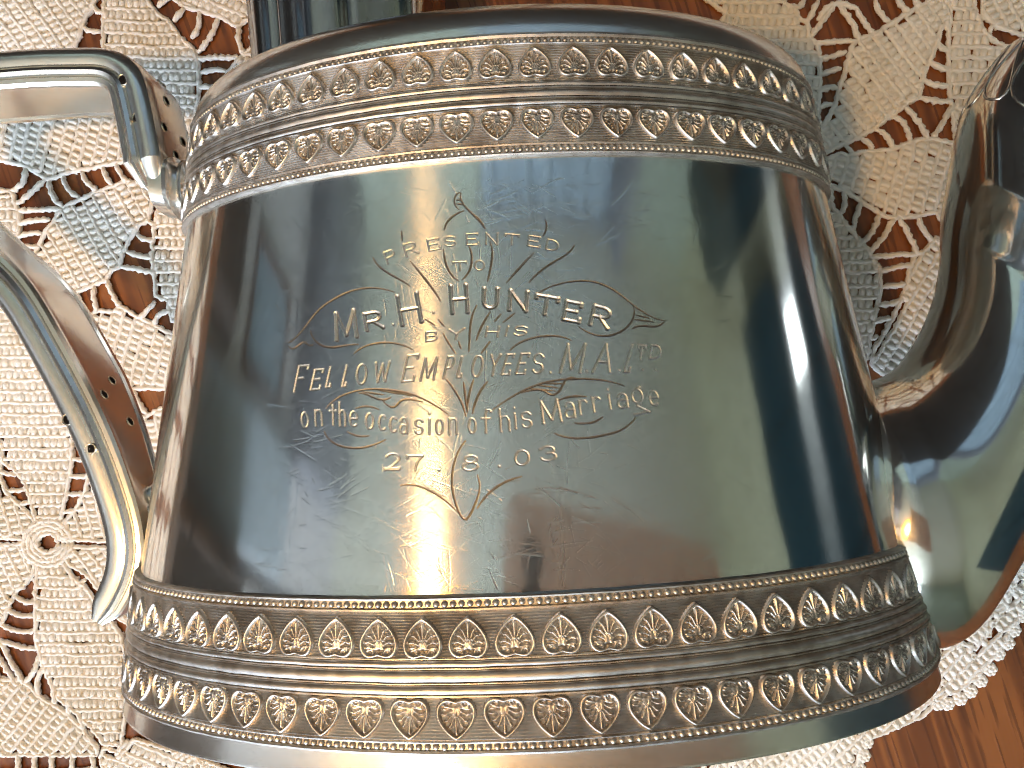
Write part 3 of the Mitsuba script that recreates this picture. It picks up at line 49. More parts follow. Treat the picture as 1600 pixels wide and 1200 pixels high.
CHAINS=[[(-11.83,17.66),(-11.8,17.6),(-11.76,17.54),(-11.71,17.49),(-11.65,17.46),(-11.58,17.43),(-11.5,17.42)],[(-12.22,17.1),(-12.14,17.03),(-12.06,16.97),(-11.97,16.93),(-11.87,16.91),(-11.77,16.9),(-11.66,16.92)],[(-9.95,17.48),(-9.88,17.52),(-9.82,17.55),(-9.75,17.59),(-9.68,17.64),(-9.62,17.68),(-9.55,17.72)],[(-9.47,17.04),(-9.42,17.1),(-9.37,17.16),(-9.31,17.22),(-9.26,17.28),(-9.21,17.34),(-9.16,17.4)],[(-9.0,16.52),(-8.9,16.62),(-8.82,16.73),(-8.76,16.85),(-8.72,16.97),(-8.71,17.1),(-8.72,17.25)],[(-8.84,16.1),(-8.68,16.23),(-8.55,16.38),(-8.42,16.53),(-8.32,16.7),(-8.23,16.87),(-8.16,17.06)],[(-7.59,16.82),(-7.6,16.68),(-7.6,16.53),(-7.6,16.39),(-7.58,16.24),(-7.54,16.1),(-7.5,15.96)],[(-7.12,16.83),(-7.17,16.73),(-7.2,16.63),(-7.22,16.53),(-7.21,16.43),(-7.19,16.33),(-7.14,16.23)],[(-8.89,15.92),(-8.68,15.93),(-8.47,15.92),(-8.26,15.92),(-8.06,15.9),(-7.85,15.88),(-7.64,15.86)],[(-8.84,15.52),(-8.72,15.55),(-8.59,15.57),(-8.46,15.58),(-8.33,15.58),(-8.2,15.56),(-8.06,15.54)],[(-8.91,15.1),(-8.82,15.11),(-8.72,15.12),(-8.62,15.12),(-8.52,15.11),(-8.42,15.1),(-8.33,15.08)],[(-14.26,13.11),(-14.27,12.93),(-14.32,12.78),(-14.39,12.66),(-14.51,12.56),(-14.65,12.49),(-14.82,12.45)],[(-13.71,12.74),(-13.85,12.61),(-14.0,12.49),(-14.15,12.37),(-14.3,12.26),(-14.46,12.15),(-14.63,12.04)],[(-13.57,12.73),(-13.58,12.57),(-13.56,12.42),(-13.51,12.28),(-13.44,12.15),(-13.35,12.03),(-13.23,11.92)],[(-13.16,12.8),(-13.14,12.66),(-13.1,12.53),(-13.03,12.42),(-12.95,12.32),(-12.84,12.23),(-12.71,12.15)],[(-12.57,12.9),(-12.54,12.77),(-12.49,12.66),(-12.43,12.56),(-12.35,12.47),(-12.26,12.38),(-12.15,12.31)],[(-11.94,12.97),(-11.91,12.87),(-11.88,12.78),(-11.84,12.69),(-11.79,12.6),(-11.74,12.51),(-11.68,12.43)],[(-11.51,13.02),(-11.49,12.92),(-11.46,12.83),(-11.42,12.75),(-11.36,12.67),(-11.29,12.61),(-11.2,12.55)],[(-14.6,11.87),(-14.38,11.87),(-14.16,11.86),(-13.94,11.85),(-13.72,11.85),(-13.5,11.84),(-13.28,11.83)],[(-14.6,11.48),(-14.44,11.5),(-14.28,11.52),(-14.12,11.54),(-13.97,11.55),(-13.81,11.56),(-13.65,11.57)],[(-14.67,11.1),(-14.54,11.13),(-14.42,11.15),(-14.3,11.16),(-14.17,11.17),(-14.04,11.17),(-13.92,11.17)],[(-14.82,10.73),(-14.69,10.76),(-14.57,10.78),(-14.45,10.79),(-14.32,10.79),(-14.2,10.78),(-14.07,10.76)],[(-10.75,11.36),(-10.7,11.33),(-10.65,11.3),(-10.6,11.27),(-10.54,11.25),(-10.48,11.24),(-10.42,11.23)],[(-11.06,10.96),(-10.99,10.89),(-10.91,10.84),(-10.82,10.8),(-10.73,10.77),(-10.63,10.77),(-10.53,10.78)],[(-11.41,10.48),(-11.28,10.42),(-11.15,10.37),(-11.02,10.33),(-10.89,10.3),(-10.75,10.27),(-10.61,10.26)],[(-11.63,10.05),(-11.46,10.01),(-11.28,9.97),(-11.11,9.93),(-10.93,9.89),(-10.76,9.85),(-10.59,9.81)],[(-12.09,9.7),(-12.05,9.55),(-12.0,9.4),(-11.94,9.26),(-11.88,9.12),(-11.81,8.98),(-11.73,8.85)],[(-12.51,9.54),(-12.52,9.41),(-12.52,9.28),(-12.51,9.15),(-12.49,9.02),(-12.47,8.9),(-12.44,8.77)],[(-13.02,9.36),(-12.98,9.25),(-12.95,9.14),(-12.93,9.03),(-12.91,8.91),(-12.91,8.8),(-12.91,8.68)],[(-13.58,9.18),(-13.57,9.08),(-13.57,8.98),(-13.58,8.88),(-13.6,8.78),(-13.63,8.69),(-13.67,8.59)],[(-10.67,8.98),(-10.75,8.87),(-10.83,8.78),(-10.92,8.69),(-11.03,8.61),(-11.13,8.54),(-11.25,8.48)],[(-10.23,8.67),(-10.35,8.65),(-10.46,8.6),(-10.56,8.55),(-10.64,8.47),(-10.71,8.37),(-10.76,8.26)],[(-12.09,6.34),(-12.02,6.18),(-11.95,6.03),(-11.89,5.87),(-11.82,5.71),(-11.76,5.55),(-11.69,5.4)],[(-11.53,6.43),(-11.5,6.27),(-11.46,6.12),(-11.4,5.98),(-11.32,5.85),(-11.23,5.72),(-11.13,5.6)],[(-12.52,6.36),(-12.46,6.15),(-12.4,5.95),(-12.32,5.75),(-12.23,5.56),(-12.13,5.37),(-12.02,5.18)],[(-13.59,4.37),(-13.12,4.3)],[(-13.71,3.85),(-13.16,3.82)],[(-13.83,3.32),(-13.32,3.3)],[(-14.0,2.78),(-13.6,2.8)],[(-15.37,3.98),(-15.84,4.08)],[(-15.09,3.52),(-15.65,3.49)],[(-14.93,3.1),(-15.33,3.08)],[(-15.69,.25),(-15.6,.18),(-15.5,.12),(-15.4,.09),(-15.29,.07),(-15.18,.08),(-15.06,.11)],[(-16.01,-.15),(-15.87,-.22),(-15.72,-.27),(-15.57,-.32),(-15.42,-.35),(-15.26,-.36),(-15.1,-.37)],[(-16.21,-.6),(-16.04,-.69),(-15.87,-.77),(-15.69,-.81),(-15.51,-.84),(-15.32,-.84),(-15.12,-.82)],[(-16.29,-1.08),(-16.11,-1.16),(-15.91,-1.23),(-15.72,-1.3),(-15.52,-1.34),(-15.32,-1.38),(-15.11,-1.4)],[(-16.29,-1.08),(-16.2,-1.3),(-16.11,-1.52),(-16.01,-1.74),(-15.9,-1.96),(-15.79,-2.17),(-15.68,-2.38)],[(-15.08,-1.52),(-15.13,-1.71),(-15.19,-1.88),(-15.28,-2.04),(-15.38,-2.19),(-15.51,-2.33),(-15.65,-2.46)],[(-15.0,-1.97),(-15.09,-2.1),(-15.16,-2.24),(-15.21,-2.38),(-15.23,-2.53),(-15.22,-2.68),(-15.2,-2.84)],[(-14.68,-2.42),(-14.71,-2.54),(-14.73,-2.66),(-14.75,-2.78),(-14.75,-2.9),(-14.75,-3.02),(-14.74,-3.14)],[(-14.32,-2.95),(-14.33,-3.04),(-14.34,-3.13),(-14.34,-3.22),(-14.34,-3.3),(-14.33,-3.39),(-14.32,-3.48)],[(-14.0,-3.47),(-13.98,-3.55),(-13.96,-3.63),(-13.94,-3.72),(-13.93,-3.8),(-13.92,-3.89),(-13.92,-3.97)],[(-16.93,-1.45),(-16.4,-2.27)],[(-16.69,-1.06),(-16.0,-2.33)],[(-13.7,.57),(-13.46,.68)],[(-13.25,.03),(-13.03,.1)],[(-12.52,-.59),(-12.24,-.56)],[(-16.06,-4.67),(-16.09,-5.28)],[(-15.51,-4.69),(-15.59,-5.29)],[(-14.99,-4.7),(-15.04,-5.31)],[(-14.34,-4.73),(-14.4,-5.33)],[(-13.74,-4.75),(-13.71,-5.31)],[(-12.54,-4.34),(-12.98,-4.81)],[(-10.49,-4.9),(-10.04,-5.61)],[(-11.14,-4.77),(-11.28,-5.57)],[(8.13,16.24),(8.25,16.21),(8.36,16.2),(8.45,16.22),(8.54,16.27),(8.61,16.35),(8.67,16.45)],[(8.72,15.79),(8.78,15.89),(8.83,15.98),(8.88,16.07),(8.93,16.17),(8.98,16.26),(9.03,16.36)],[(8.78,15.35),(8.9,15.5),(9.03,15.65),(9.15,15.8),(9.28,15.95),(9.4,16.1),(9.52,16.25)],[(9.63,16.18),(9.73,16.01),(9.84,15.85),(9.93,15.68),(10.02,15.5),(10.09,15.33),(10.16,15.15)],[(10.09,16.07),(10.13,15.93),(10.19,15.8),(10.27,15.67),(10.35,15.55),(10.45,15.44),(10.56,15.33)],[(10.62,16.25),(10.64,16.12),(10.68,16.0),(10.74,15.89),(10.81,15.79),(10.89,15.7),(11.0,15.62)],[(11.23,16.28),(11.25,16.18),(11.28,16.1),(11.33,16.02),(11.38,15.95),(11.45,15.89),(11.53,15.83)],[(11.69,16.28),(11.69,16.2),(11.71,16.13),(11.74,16.08),(11.79,16.04),(11.85,16.02),(11.93,16.02)],[(8.84,15.18),(9.04,15.18),(9.24,15.18),(9.43,15.18),(9.63,15.17),(9.82,15.17),(10.02,15.16)],[(9.01,14.76),(9.14,14.75),(9.27,14.75),(9.4,14.77),(9.52,14.8),(9.64,14.84),(9.76,14.89)],[(9.03,14.26),(9.12,14.3),(9.21,14.34),(9.31,14.36),(9.4,14.38),(9.5,14.4),(9.6,14.4)],[(8.98,13.8),(9.05,13.84),(9.13,13.87),(9.22,13.9),(9.3,13.91),(9.39,13.9),(9.48,13.89)],[(8.89,13.37),(8.97,13.39),(9.06,13.4),(9.14,13.41),(9.22,13.42),(9.31,13.42),(9.39,13.41)],[(8.87,12.94),(9.02,12.97)],[(9.01,15.83),(9.15,16.02),(9.31,16.14),(9.48,16.21),(9.68,16.21),(9.89,16.15),(10.12,16.03)],[(12.29,14.97),(12.32,14.89),(12.37,14.83),(12.42,14.78),(12.48,14.75),(12.56,14.73),(12.64,14.73)],[(12.1,14.45),(12.17,14.38),(12.26,14.32),(12.34,14.27),(12.44,14.24),(12.54,14.22),(12.64,14.22)],[(11.87,13.97),(11.99,13.89),(12.11,13.83),(12.23,13.79),(12.36,13.76),(12.49,13.75),(12.63,13.76)],[(11.79,13.47),(11.93,13.42),(12.08,13.37),(12.23,13.33),(12.38,13.31),(12.53,13.29),(12.69,13.29)],[(12.7,13.23),(12.61,13.08),(12.51,12.92),(12.41,12.77),(12.31,12.61),(12.21,12.46),(12.11,12.31)],[(11.35,13.25),(11.48,13.11),(11.6,12.96),(11.7,12.8),(11.8,12.64),(11.89,12.47),(11.97,12.3)],[(10.99,12.97),(11.11,12.95),(11.2,12.9),(11.27,12.83),(11.33,12.74),(11.37,12.64),(11.41,12.54),(11.44,12.43),(11.47,12.33),(11.5,12.24)],[(10.52,12.66),(10.64,12.61),(10.75,12.55),(10.83,12.46),(10.9,12.36),(10.94,12.24),(10.96,12.09)],[(10.08,12.44),(10.17,12.4),(10.24,12.36),(10.3,12.3),(10.35,12.23),(10.38,12.15),(10.39,12.06)],[(9.68,12.24),(9.89,11.98)],[(12.66,15.58),(12.6,15.53),(12.56,15.47),(12.55,15.42),(12.56,15.37),(12.59,15.31),(12.65,15.26)],[(13.47,15.63),(13.64,15.51)],[(13.85,15.32),(13.74,15.12)],[(9.58,10.99),(9.6,10.86),(9.6,10.74),(9.59,10.62),(9.55,10.51),(9.5,10.41),(9.44,10.31)],[(10.06,10.67),(9.99,10.53),(9.94,10.4),(9.89,10.26),(9.86,10.11),(9.83,9.96),(9.82,9.81)],[(10.55,10.31),(10.51,10.15),(10.44,10.0),(10.37,9.85),(10.28,9.72),(10.18,9.59),(10.06,9.47)],[(10.98,10.14),(10.87,9.97),(10.76,9.79),(10.64,9.63),(10.51,9.47),(10.38,9.32),(10.23,9.17)],[(11.12,10.12),(11.21,9.94),(11.29,9.77),(11.37,9.59),(11.45,9.41),(11.52,9.23),(11.6,9.05)],[(11.63,10.14),(11.66,10.0),(11.71,9.86),(11.77,9.74),(11.84,9.61),(11.93,9.5),(12.04,9.39)],[(12.17,10.23),(12.24,10.12),(12.3,9.99),(12.36,9.87),(12.4,9.74),(12.44,9.61),(12.47,9.47)],[(10.3,9.04),(10.51,9.06),(10.72,9.08),(10.93,9.09),(11.14,9.09),(11.35,9.07),(11.56,9.05)],[(10.5,8.64),(10.65,8.67),(10.81,8.7),(10.96,8.73),(11.11,8.76),(11.26,8.78),(11.41,8.81)],[(10.51,8.17),(10.63,8.2),(10.75,8.22),(10.87,8.23),(11.0,8.24),(11.12,8.24),(11.25,8.23)],[(10.44,7.66),(10.54,7.67),(10.65,7.69),(10.75,7.71),(10.85,7.73),(10.95,7.75),(11.06,7.77)],[(10.28,7.19),(10.37,7.22),(10.46,7.25),(10.55,7.27),(10.64,7.28),(10.73,7.29),(10.83,7.29)],[(10.19,6.71),(10.41,6.81)],[(12.29,-1.97),(12.28,-2.07),(12.25,-2.16),(12.22,-2.24),(12.18,-2.32),(12.12,-2.39),(12.05,-2.46)],[(12.58,-2.02),(12.56,-2.11),(12.53,-2.19),(12.5,-2.27),(12.47,-2.35),(12.43,-2.43),(12.38,-2.51)],[(12.9,-2.3),(12.86,-2.35),(12.82,-2.4),(12.79,-2.45),(12.76,-2.51),(12.73,-2.57),(12.71,-2.64)],[(-14.22,1.85),(-14.22,1.81),(-14.23,1.77),(-14.25,1.74),(-14.27,1.7),(-14.3,1.67),(-14.33,1.64),(-14.36,1.62),(-14.4,1.6),(-14.44,1.58),(-14.48,1.57),(-14.52,1.57),(-14.56,1.57),(-14.6,1.57),(-14.64,1.58),(-14.68,1.59),(-14.71,1.61),(-14.74,1.63),(-14.77,1.66),(-14.8,1.69),(-14.82,1.73),(-14.84,1.76),(-14.85,1.8),(-14.85,1.84),(-14.85,1.88),(-14.84,1.92),(-14.83,1.96),(-14.82,1.99),(-14.79,2.03),(-14.77,2.06),(-14.74,2.09),(-14.7,2.11),(-14.67,2.13),(-14.63,2.15),(-14.59,2.16),(-14.55,2.16),(-14.51,2.16),(-14.47,2.16),(-14.43,2.15),(-14.39,2.14),(-14.36,2.12),(-14.32,2.1),(-14.29,2.07),(-14.27,2.04),(-14.25,2.01),(-14.23,1.97),(-14.22,1.93),(-14.21,1.89),(-14.22,1.85)],[(-14.08,1.85),(-14.09,1.79),(-14.1,1.73),(-14.13,1.68),(-14.16,1.63),(-14.2,1.58),(-14.24,1.54),(-14.29,1.51),(-14.34,1.48),(-14.4,1.46),(-14.45,1.45),(-14.51,1.44),(-14.57,1.44),(-14.63,1.44),(-14.68,1.46),(-14.74,1.47),(-14.79,1.5),(-14.84,1.53),(-14.88,1.57),(-14.92,1.62),(-14.95,1.66),(-14.97,1.72),(-14.98,1.77),(-14.99,1.83),(-14.99,1.89),(-14.98,1.94),(-14.96,2.0),(-14.94,2.05),(-14.91,2.1),(-14.87,2.15),(-14.83,2.19),(-14.78,2.22),(-14.73,2.25),(-14.67,2.27),(-14.61,2.28),(-14.56,2.29),(-14.5,2.29),(-14.44,2.29),(-14.38,2.27),(-14.33,2.25),(-14.28,2.23),(-14.23,2.2),(-14.19,2.16),(-14.15,2.11),(-14.12,2.07),(-14.1,2.01),(-14.08,1.96),(-14.08,1.9),(-14.08,1.85)],[(-13.94,1.84),(-13.95,1.76),(-13.97,1.69),(-14.0,1.62),(-14.04,1.56),(-14.09,1.5),(-14.15,1.45),(-14.21,1.4),(-14.28,1.36),(-14.35,1.34),(-14.43,1.32),(-14.5,1.31),(-14.58,1.31),(-14.66,1.31),(-14.73,1.33),(-14.8,1.36),(-14.87,1.39),(-14.93,1.43),(-14.98,1.48),(-15.03,1.54),(-15.07,1.6),(-15.1,1.67),(-15.12,1.74),(-15.13,1.82),(-15.13,1.89),(-15.12,1.97),(-15.1,2.04),(-15.06,2.11),(-15.02,2.17),(-14.97,2.23),(-14.92,2.28),(-14.85,2.33),(-14.78,2.36),(-14.71,2.39),(-14.64,2.41),(-14.56,2.42),(-14.49,2.42),(-14.41,2.42),(-14.34,2.4),(-14.27,2.37),(-14.2,2.34),(-14.14,2.3),(-14.08,2.25),(-14.04,2.19),(-14.0,2.13),(-13.97,2.06),(-13.95,1.99),(-13.94,1.91),(-13.94,1.84)],[(-13.8,1.83),(-13.81,1.74),(-13.84,1.65),(-13.88,1.57),(-13.93,1.49),(-13.99,1.41),(-14.06,1.35),(-14.14,1.29),(-14.22,1.25),(-14.31,1.21),(-14.4,1.19),(-14.5,1.18),(-14.59,1.17),(-14.69,1.18),(-14.78,1.21),(-14.86,1.24),(-14.95,1.28),(-15.02,1.33),(-15.09,1.39),(-15.15,1.46),(-15.2,1.54),(-15.23,1.62),(-15.26,1.71),(-15.27,1.8),(-15.27,1.9),(-15.25,1.99),(-15.23,2.08),(-15.19,2.17),(-15.14,2.24),(-15.07,2.32),(-15.0,2.38),(-14.93,2.44),(-14.84,2.48),(-14.75,2.52),(-14.66,2.54),(-14.57,2.55),(-14.47,2.55),(-14.38,2.54),(-14.29,2.52),(-14.2,2.49),(-14.12,2.45),(-14.05,2.4),(-13.98,2.34),(-13.92,2.27),(-13.87,2.19),(-13.83,2.1),(-13.81,2.02),(-13.8,1.93),(-13.8,1.83)]]
EDGE_HOLES=[(14.37,-.26),(14.2,-.42),(14.09,-.73),(13.92,-1.07),(13.69,-1.48),(13.46,-1.77),(13.33,-2.07),(12.86,-2.7),(12.36,-3.29),(12.01,-3.47),(9.36,-5.41),(9.26,-5.68)]
HANDLE_PATH=[(-7.855,10.839),(-7.903,11.274),(-8.004,11.931),(-8.106,12.562),(-8.223,13.153),(-8.375,13.573),(-8.691,13.815),(-9.334,13.918),(-10.216,13.965),(-11.103,13.968),(-12.589,13.953),(-13.785,13.709),(-14.313,12.857),(-14.017,11.881),(-13.058,10.799),(-12.036,9.797),(-11.168,8.957),(-10.388,7.704),(-9.69,6.371),(-9.141,5.116),(-8.806,4.132),(-8.613,3.23),(-8.654,2.616),(-8.906,2.014),(-9.227,1.497)]
SPOUT_INNER=[(7.055,5.294),(7.721,5.827),(8.146,5.919),(8.502,6.042),(9.096,6.536),(9.569,7.265),(9.888,8.134),(10.101,9.416),(10.383,10.85),(10.672,12.001),(11.092,12.678),(11.742,13.399)]
SPOUT_OUTER=[(7.246,.272),(8.053,.105),(8.897,.1),(10.043,1.19),(11.346,2.991),(12.27,5.032),(12.686,6.979),(12.727,8.683),(12.605,10.128),(12.576,11.071),(12.694,11.792),(12.988,12.606)]
PINS=[(-8.334,13.459),(-8.02,12.564),(-9.738,5.911),(-9.251,5.234)]
SCALLOPS=[(14.42,-1.33),(14.33,-1.56),(14.06,-1.98),(13.87,-2.36),(13.59,-2.67),(13.34,-3.12),(13.06,-3.45),(12.76,-3.75),(12.46,-3.97),(12.1,-4.11),(11.81,-4.1),(9.72,-5.19),(9.63,-5.59),(9.47,-5.96)]


# ------------------------------------------------------------------ materials
def silver(tint, au, av, dirt=None, bump=None):
    t = tint
    b = {'type': 'roughconductor', 'material': 'Ag', 'distribution': 'ggx', 'alpha_u': au, 'alpha_v': av,
         'specular_reflectance': t if isinstance(t, dict) else rgb(*t)}
    return b

def f_tarnish(p, n, uv):
    a = fbm(p.x * 55, p.y * 55, p.z * 55, octaves=4)
    b = fbm(p.x * 420, p.y * 420, p.z * 420, octaves=2)
    k = smoothstep(.42, .75, a) * .55 + smoothstep(.55, .8, b) * .25
    return mix([.90, .885, .86], [.73, .68, .61], k)

def f_band(p, n, uv):
    a = fbm(p.x * 90, p.y * 90, p.z * 90, octaves=4)
    b = fbm(p.x * 700, p.y * 700, p.z * 700, octaves=2)
    return mix([.66, .645, .625], [.40, .37, .34], smoothstep(.35, .72, a * .6 + b * .4))

scene['t_tarnish'] = proc(f_tarnish)
scene['m_silver'] = {'type': 'blendbsdf', 'weight': .31,
    'a': silver({'type': 'ref', 'id': 't_tarnish'}, .005, .008), 'b': silver({'type': 'ref', 'id': 't_tarnish'},   .012, .20)}
scene['m_band'] = {'type': 'blendbsdf', 'weight': .5, 'a': silver(proc(f_band), .15, .15), 'b': silver(proc(f_band), .32, .32)}
def f_relief(p, n, uv):
    return mix([.76, .73, .69], [.54, .49, .445], smoothstep(.35, .75, fbm(p.x * 160, p.y * 160, p.z * 160, octaves=3)))
scene['m_relief'] = {'type': 'blendbsdf', 'weight': .5, 'a': silver(proc(f_relief), .14, .14), 'b': silver(proc(f_relief), .30, .30)}
scene['m_jug'] = silver((.46, .46, .47), .012, .012)
scene['m_cut'] = silver((.66, .645, .61), .15, .15)
scene['m_handle'] = {'type': 'blendbsdf', 'weight': .3, 'a': silver({'type': 'ref', 'id': 't_tarnish'}, .025, .025), 'b': silver({'type': 'ref', 'id': 't_tarnish'}, .18, .18)}
scene['m_spout'] = {'type': 'blendbsdf', 'weight': .16, 'a': silver({'type': 'ref', 'id': 't_tarnish'}, .007, .007), 'b': silver({'type': 'ref', 'id': 't_tarnish'}, .12, .12)}

def f_yarn(p, n, uv):
    a = fbm(p.x * 60, p.y * 60, p.z * 60, octaves=3)
    b = noise(p.x * 2600, p.y * 2600, p.z * 2600)
    return mix([.80, .77, .715], [.73, .685, .60], smoothstep(.3, .75, a)) * (.93 + .1 * b)
def f_fuzz(p, n, uv): return fbm(p.x * 2600, p.y * 2600, p.z * 2600, octaves=2)
scene['m_yarn'] = {'type': 'bumpmap', 'bump': proc(f_fuzz, eps=4e-5), 'scale': 1.6e-4, 'bsdf': {'type': 'twosided', 'bsdf': {
    'type': 'principled', 'base_color': proc(f_yarn), 'roughness': .9, 'specular': .2, 'sheen': .4}}}

def f_wood(p, n, uv):
    x, y = p.x * 100 + .28 * p.y * 100, p.y * 100
    g = fbm(x * 1.1 + .4 * noise(x * .5, y * .12), y * .05, 3.0, octaves=4)
    ring = .5 + .5 * dr.sin(18 * g + x * 2.2)
    pore = smoothstep(.62, .8, noise(x * 14, y * .7, 2.0))
    c = mix([.24, .082, .022], [.13, .040, .011], ring)
    c = mix(c, [.06, .018, .006], pore * .55)
    kx, ky = x - 14.6, y + 4.3
    knot = 1 - smoothstep(.15, .34, dr.sqrt(kx * kx + ky * ky * .6))
    return mix(c, [.07, .02, .006], knot * .8)
def f_woodh(p, n, uv):
    x, y = p.x * 100 + .28 * p.y * 100, p.y * 100
    return noise(x * 14, y * .7, 2.0) + .5 * noise(x * 5, y * .4, 9.0)
scene['m_wood'] = {'type': 'bumpmap', 'bump': proc(f_woodh, eps=1e-4), 'scale': 6e-5, 'bsdf': {'type': 'twosided', 'bsdf': {
    'type': 'principled', 'base_color': proc(f_wood), 'roughness': .38, 'specular': .45, 'clearcoat': .25, 'clearcoat_gloss': .8}}}

# ------------------------------------------------------------------ helpers for meshes (centimetres in, metres out)
TAU, ZS = 0.104058, 5.83519           # the pot lies on its back: tilt of its axis, height of the axis' foot above the table
CT, ST = math.cos(TAU), math.sin(TAU)
def PW(P):
    """pot frame (x right, y up the axis, z out of the inscribed side; cm) -> world metres"""
    P = np.asarray(P, float)
    return np.stack([P[..., 0], CT * P[..., 1] + ST * P[..., 2], -ST * P[..., 1] + CT * P[..., 2] + ZS], -1) * CM
def grid_faces(nr, nc, wrap=False):
    r, c = np.meshgrid(np.arange(nr - 1), np.arange(nc if wrap else nc - 1), indexing='ij')
    a = r * nc + c; b = r * nc + (c + 1) % nc; d = a + nc; e = b + nc
    return np.concatenate([np.stack([a, b, e], -1).reshape(-1, 3), np.stack([a, e, d], -1).reshape(-1, 3)])
def put(key, v, f, bsdf, normals=None, uv=None, smooth=False):
    path = meshkit.write_ply((np.asarray(v, float), np.asarray(f, int)), smooth, uv, None, normals)
    scene[key] = {'type': 'ply', 'filename': path, 'face_normals': normals is None and smooth is False, 'bsdf': {'type': 'ref', 'id': bsdf}}
def grid_normals(P):
    du = np.gradient(P, axis=1); dv = np.gradient(P, axis=0)
    n = np.cross(du, dv); return n / np.maximum(np.linalg.norm(n, axis=-1, keepdims=True), 1e-20)
class Bag:
    def __init__(s): s.v, s.f, s.k = [], [], 0
    def add(s, v, f):
        s.v.append(np.asarray(v, float)); s.f.append(np.asarray(f, int) + s.k); s.k += len(v)
    def put(s, key, bsdf, smooth=True):
        if s.k: put(key, np.vstack(s.v) * CM, np.vstack(s.f), bsdf, smooth=smooth)
def sweep(path, radii, sides=6, closed_ends=True, up=None):
    """a round tube along a polyline (world cm) with a radius per point"""
    P = np.asarray(path, float); n = len(P); R = np.broadcast_to(radii, n)
    t = np.gradient(P, axis=0); t /= np.linalg.norm(t, axis=1, keepdims=True) + 1e-12
    ref = np.array([0, 0, 1.]) if up is None else up
    u = np.cross(ref, t); bad = np.linalg.norm(u, axis=1) < 1e-3; u[bad] = np.cross([1., 0, 0], t[bad])
    u /= np.linalg.norm(u, axis=1, keepdims=True); w = np.cross(t, u)
    a = np.arange(sides) * 2 * np.pi / sides
    V = P[:, None] + R[:, None, None] * (np.cos(a)[None, :, None] * u[:, None] + np.sin(a)[None, :, None] * w[:, None])
    V = V.reshape(-1, 3); F = grid_faces(n, sides, True)
    if closed_ends:
        k = len(V); V = np.vstack([V, P[0] - t[0] * R[0] * .5, P[-1] + t[-1] * R[-1] * .5])
        j = np.arange(sides); o = (n - 1) * sides
        F = np.vstack([F, np.stack([j * 0 + k, (j + 1) % sides, j], -1), np.stack([j * 0 + k + 1, o + j, o + (j + 1) % sides], -1)])
    return V, F
def spline(pts, m):
    p = np.asarray(pts, float); t = np.r_[0, np.cumsum(np.linalg.norm(np.diff(p, axis=0), axis=1))]
    return CubicSpline(t, p)(np.linspace(0, t[-1], m))

# ------------------------------------------------------------------ the table and the room that the silver mirrors
def box_mesh(lo, hi):
    m = trimesh.creation.box(bounds=[np.asarray(lo, float) * CM, np.asarray(hi, float) * CM]); return m
def box(key, lo, hi, bsdf): scene[key] = mikit.ply(box_mesh(lo, hi), bsdf)

scene['m_ceiling'] = diffuse(.87, .86, .70)
scene['m_wall_sage'] = diffuse(.52, .52, .36)
scene['m_wall_teal'] = diffuse(.46, .54, .46)
scene['m_wall_grey'] = diffuse(.80, .77, .76)
scene['m_floor'] = diffuse(.20, .12, .07)
scene['m_teal_dark'] = diffuse(.022, .050, .062)
scene['m_slate'] = diffuse(.24, .25, .28)
scene['m_brown_dark'] = diffuse(.13, .105, .09)
scene['m_blue_grey'] = diffuse(.52, .60, .66)
scene['m_ebony'] = diffuse(.028, .023, .020)
scene['m_copper'] = diffuse(.20, .10, .06)
scene['m_white'] = diffuse(.75, .76, .76)
scene['m_phone'] = {'type': 'twosided', 'bsdf': {'type': 'principled', 'base_color': rgb(.70, .61, .54), 'roughness': .5, 'specular': .3}}

Z0, Z1 = -75, 165
XL, XR, YF, YB = -140, 170, -175, 118
rect('ceiling', ((XL + XR) / 2, (YF + YB) / 2, Z1), ((XR - XL) / 2, 0, 0), (0, -(YB - YF) / 2, 0), 'm_ceiling'); tag('ceiling', 'pale teal ceiling of the room mirrored in the pot', kind='structure')
rect('floor', ((XL + XR) / 2, (YF + YB) / 2, Z0), ((XR - XL) / 2, 0, 0), (0, (YB - YF) / 2, 0), 'm_floor'); tag('floor', 'brown floor under the table', kind='structure')
rect('wall_left', (XL, (YF + YB) / 2, (Z0 + Z1) / 2), (0, (YB - YF) / 2, 0), (0, 0, (Z1 - Z0) / 2), 'm_wall_grey')
rect('wall_right', (XR, (YF + YB) / 2, (Z0 + Z1) / 2), (0, -(YB - YF) / 2, 0), (0, 0, (Z1 - Z0) / 2), 'm_wall_sage')
rect('wall_back', ((XL + XR) / 2, YB, (Z0 + Z1) / 2), ((XR - XL) / 2, 0, 0), (0, 0, -(Z1 - Z0) / 2), 'm_wall_teal')
rect('wall_front', ((XL + XR) / 2, YF, (Z0 + Z1) / 2), ((XR - XL) / 2, 0, 0), (0, 0, (Z1 - Z0) / 2), 'm_wall_teal')
for k, t in (('wall_left', 'grey painted wall left of the table'), ('wall_right', 'sage green wall right of the table'), ('wall_back', 'pale teal wall beyond the spout side'), ('wall_front', 'pale teal wall with the large window, behind the photographer')):
    tag(k, t, kind='structure')
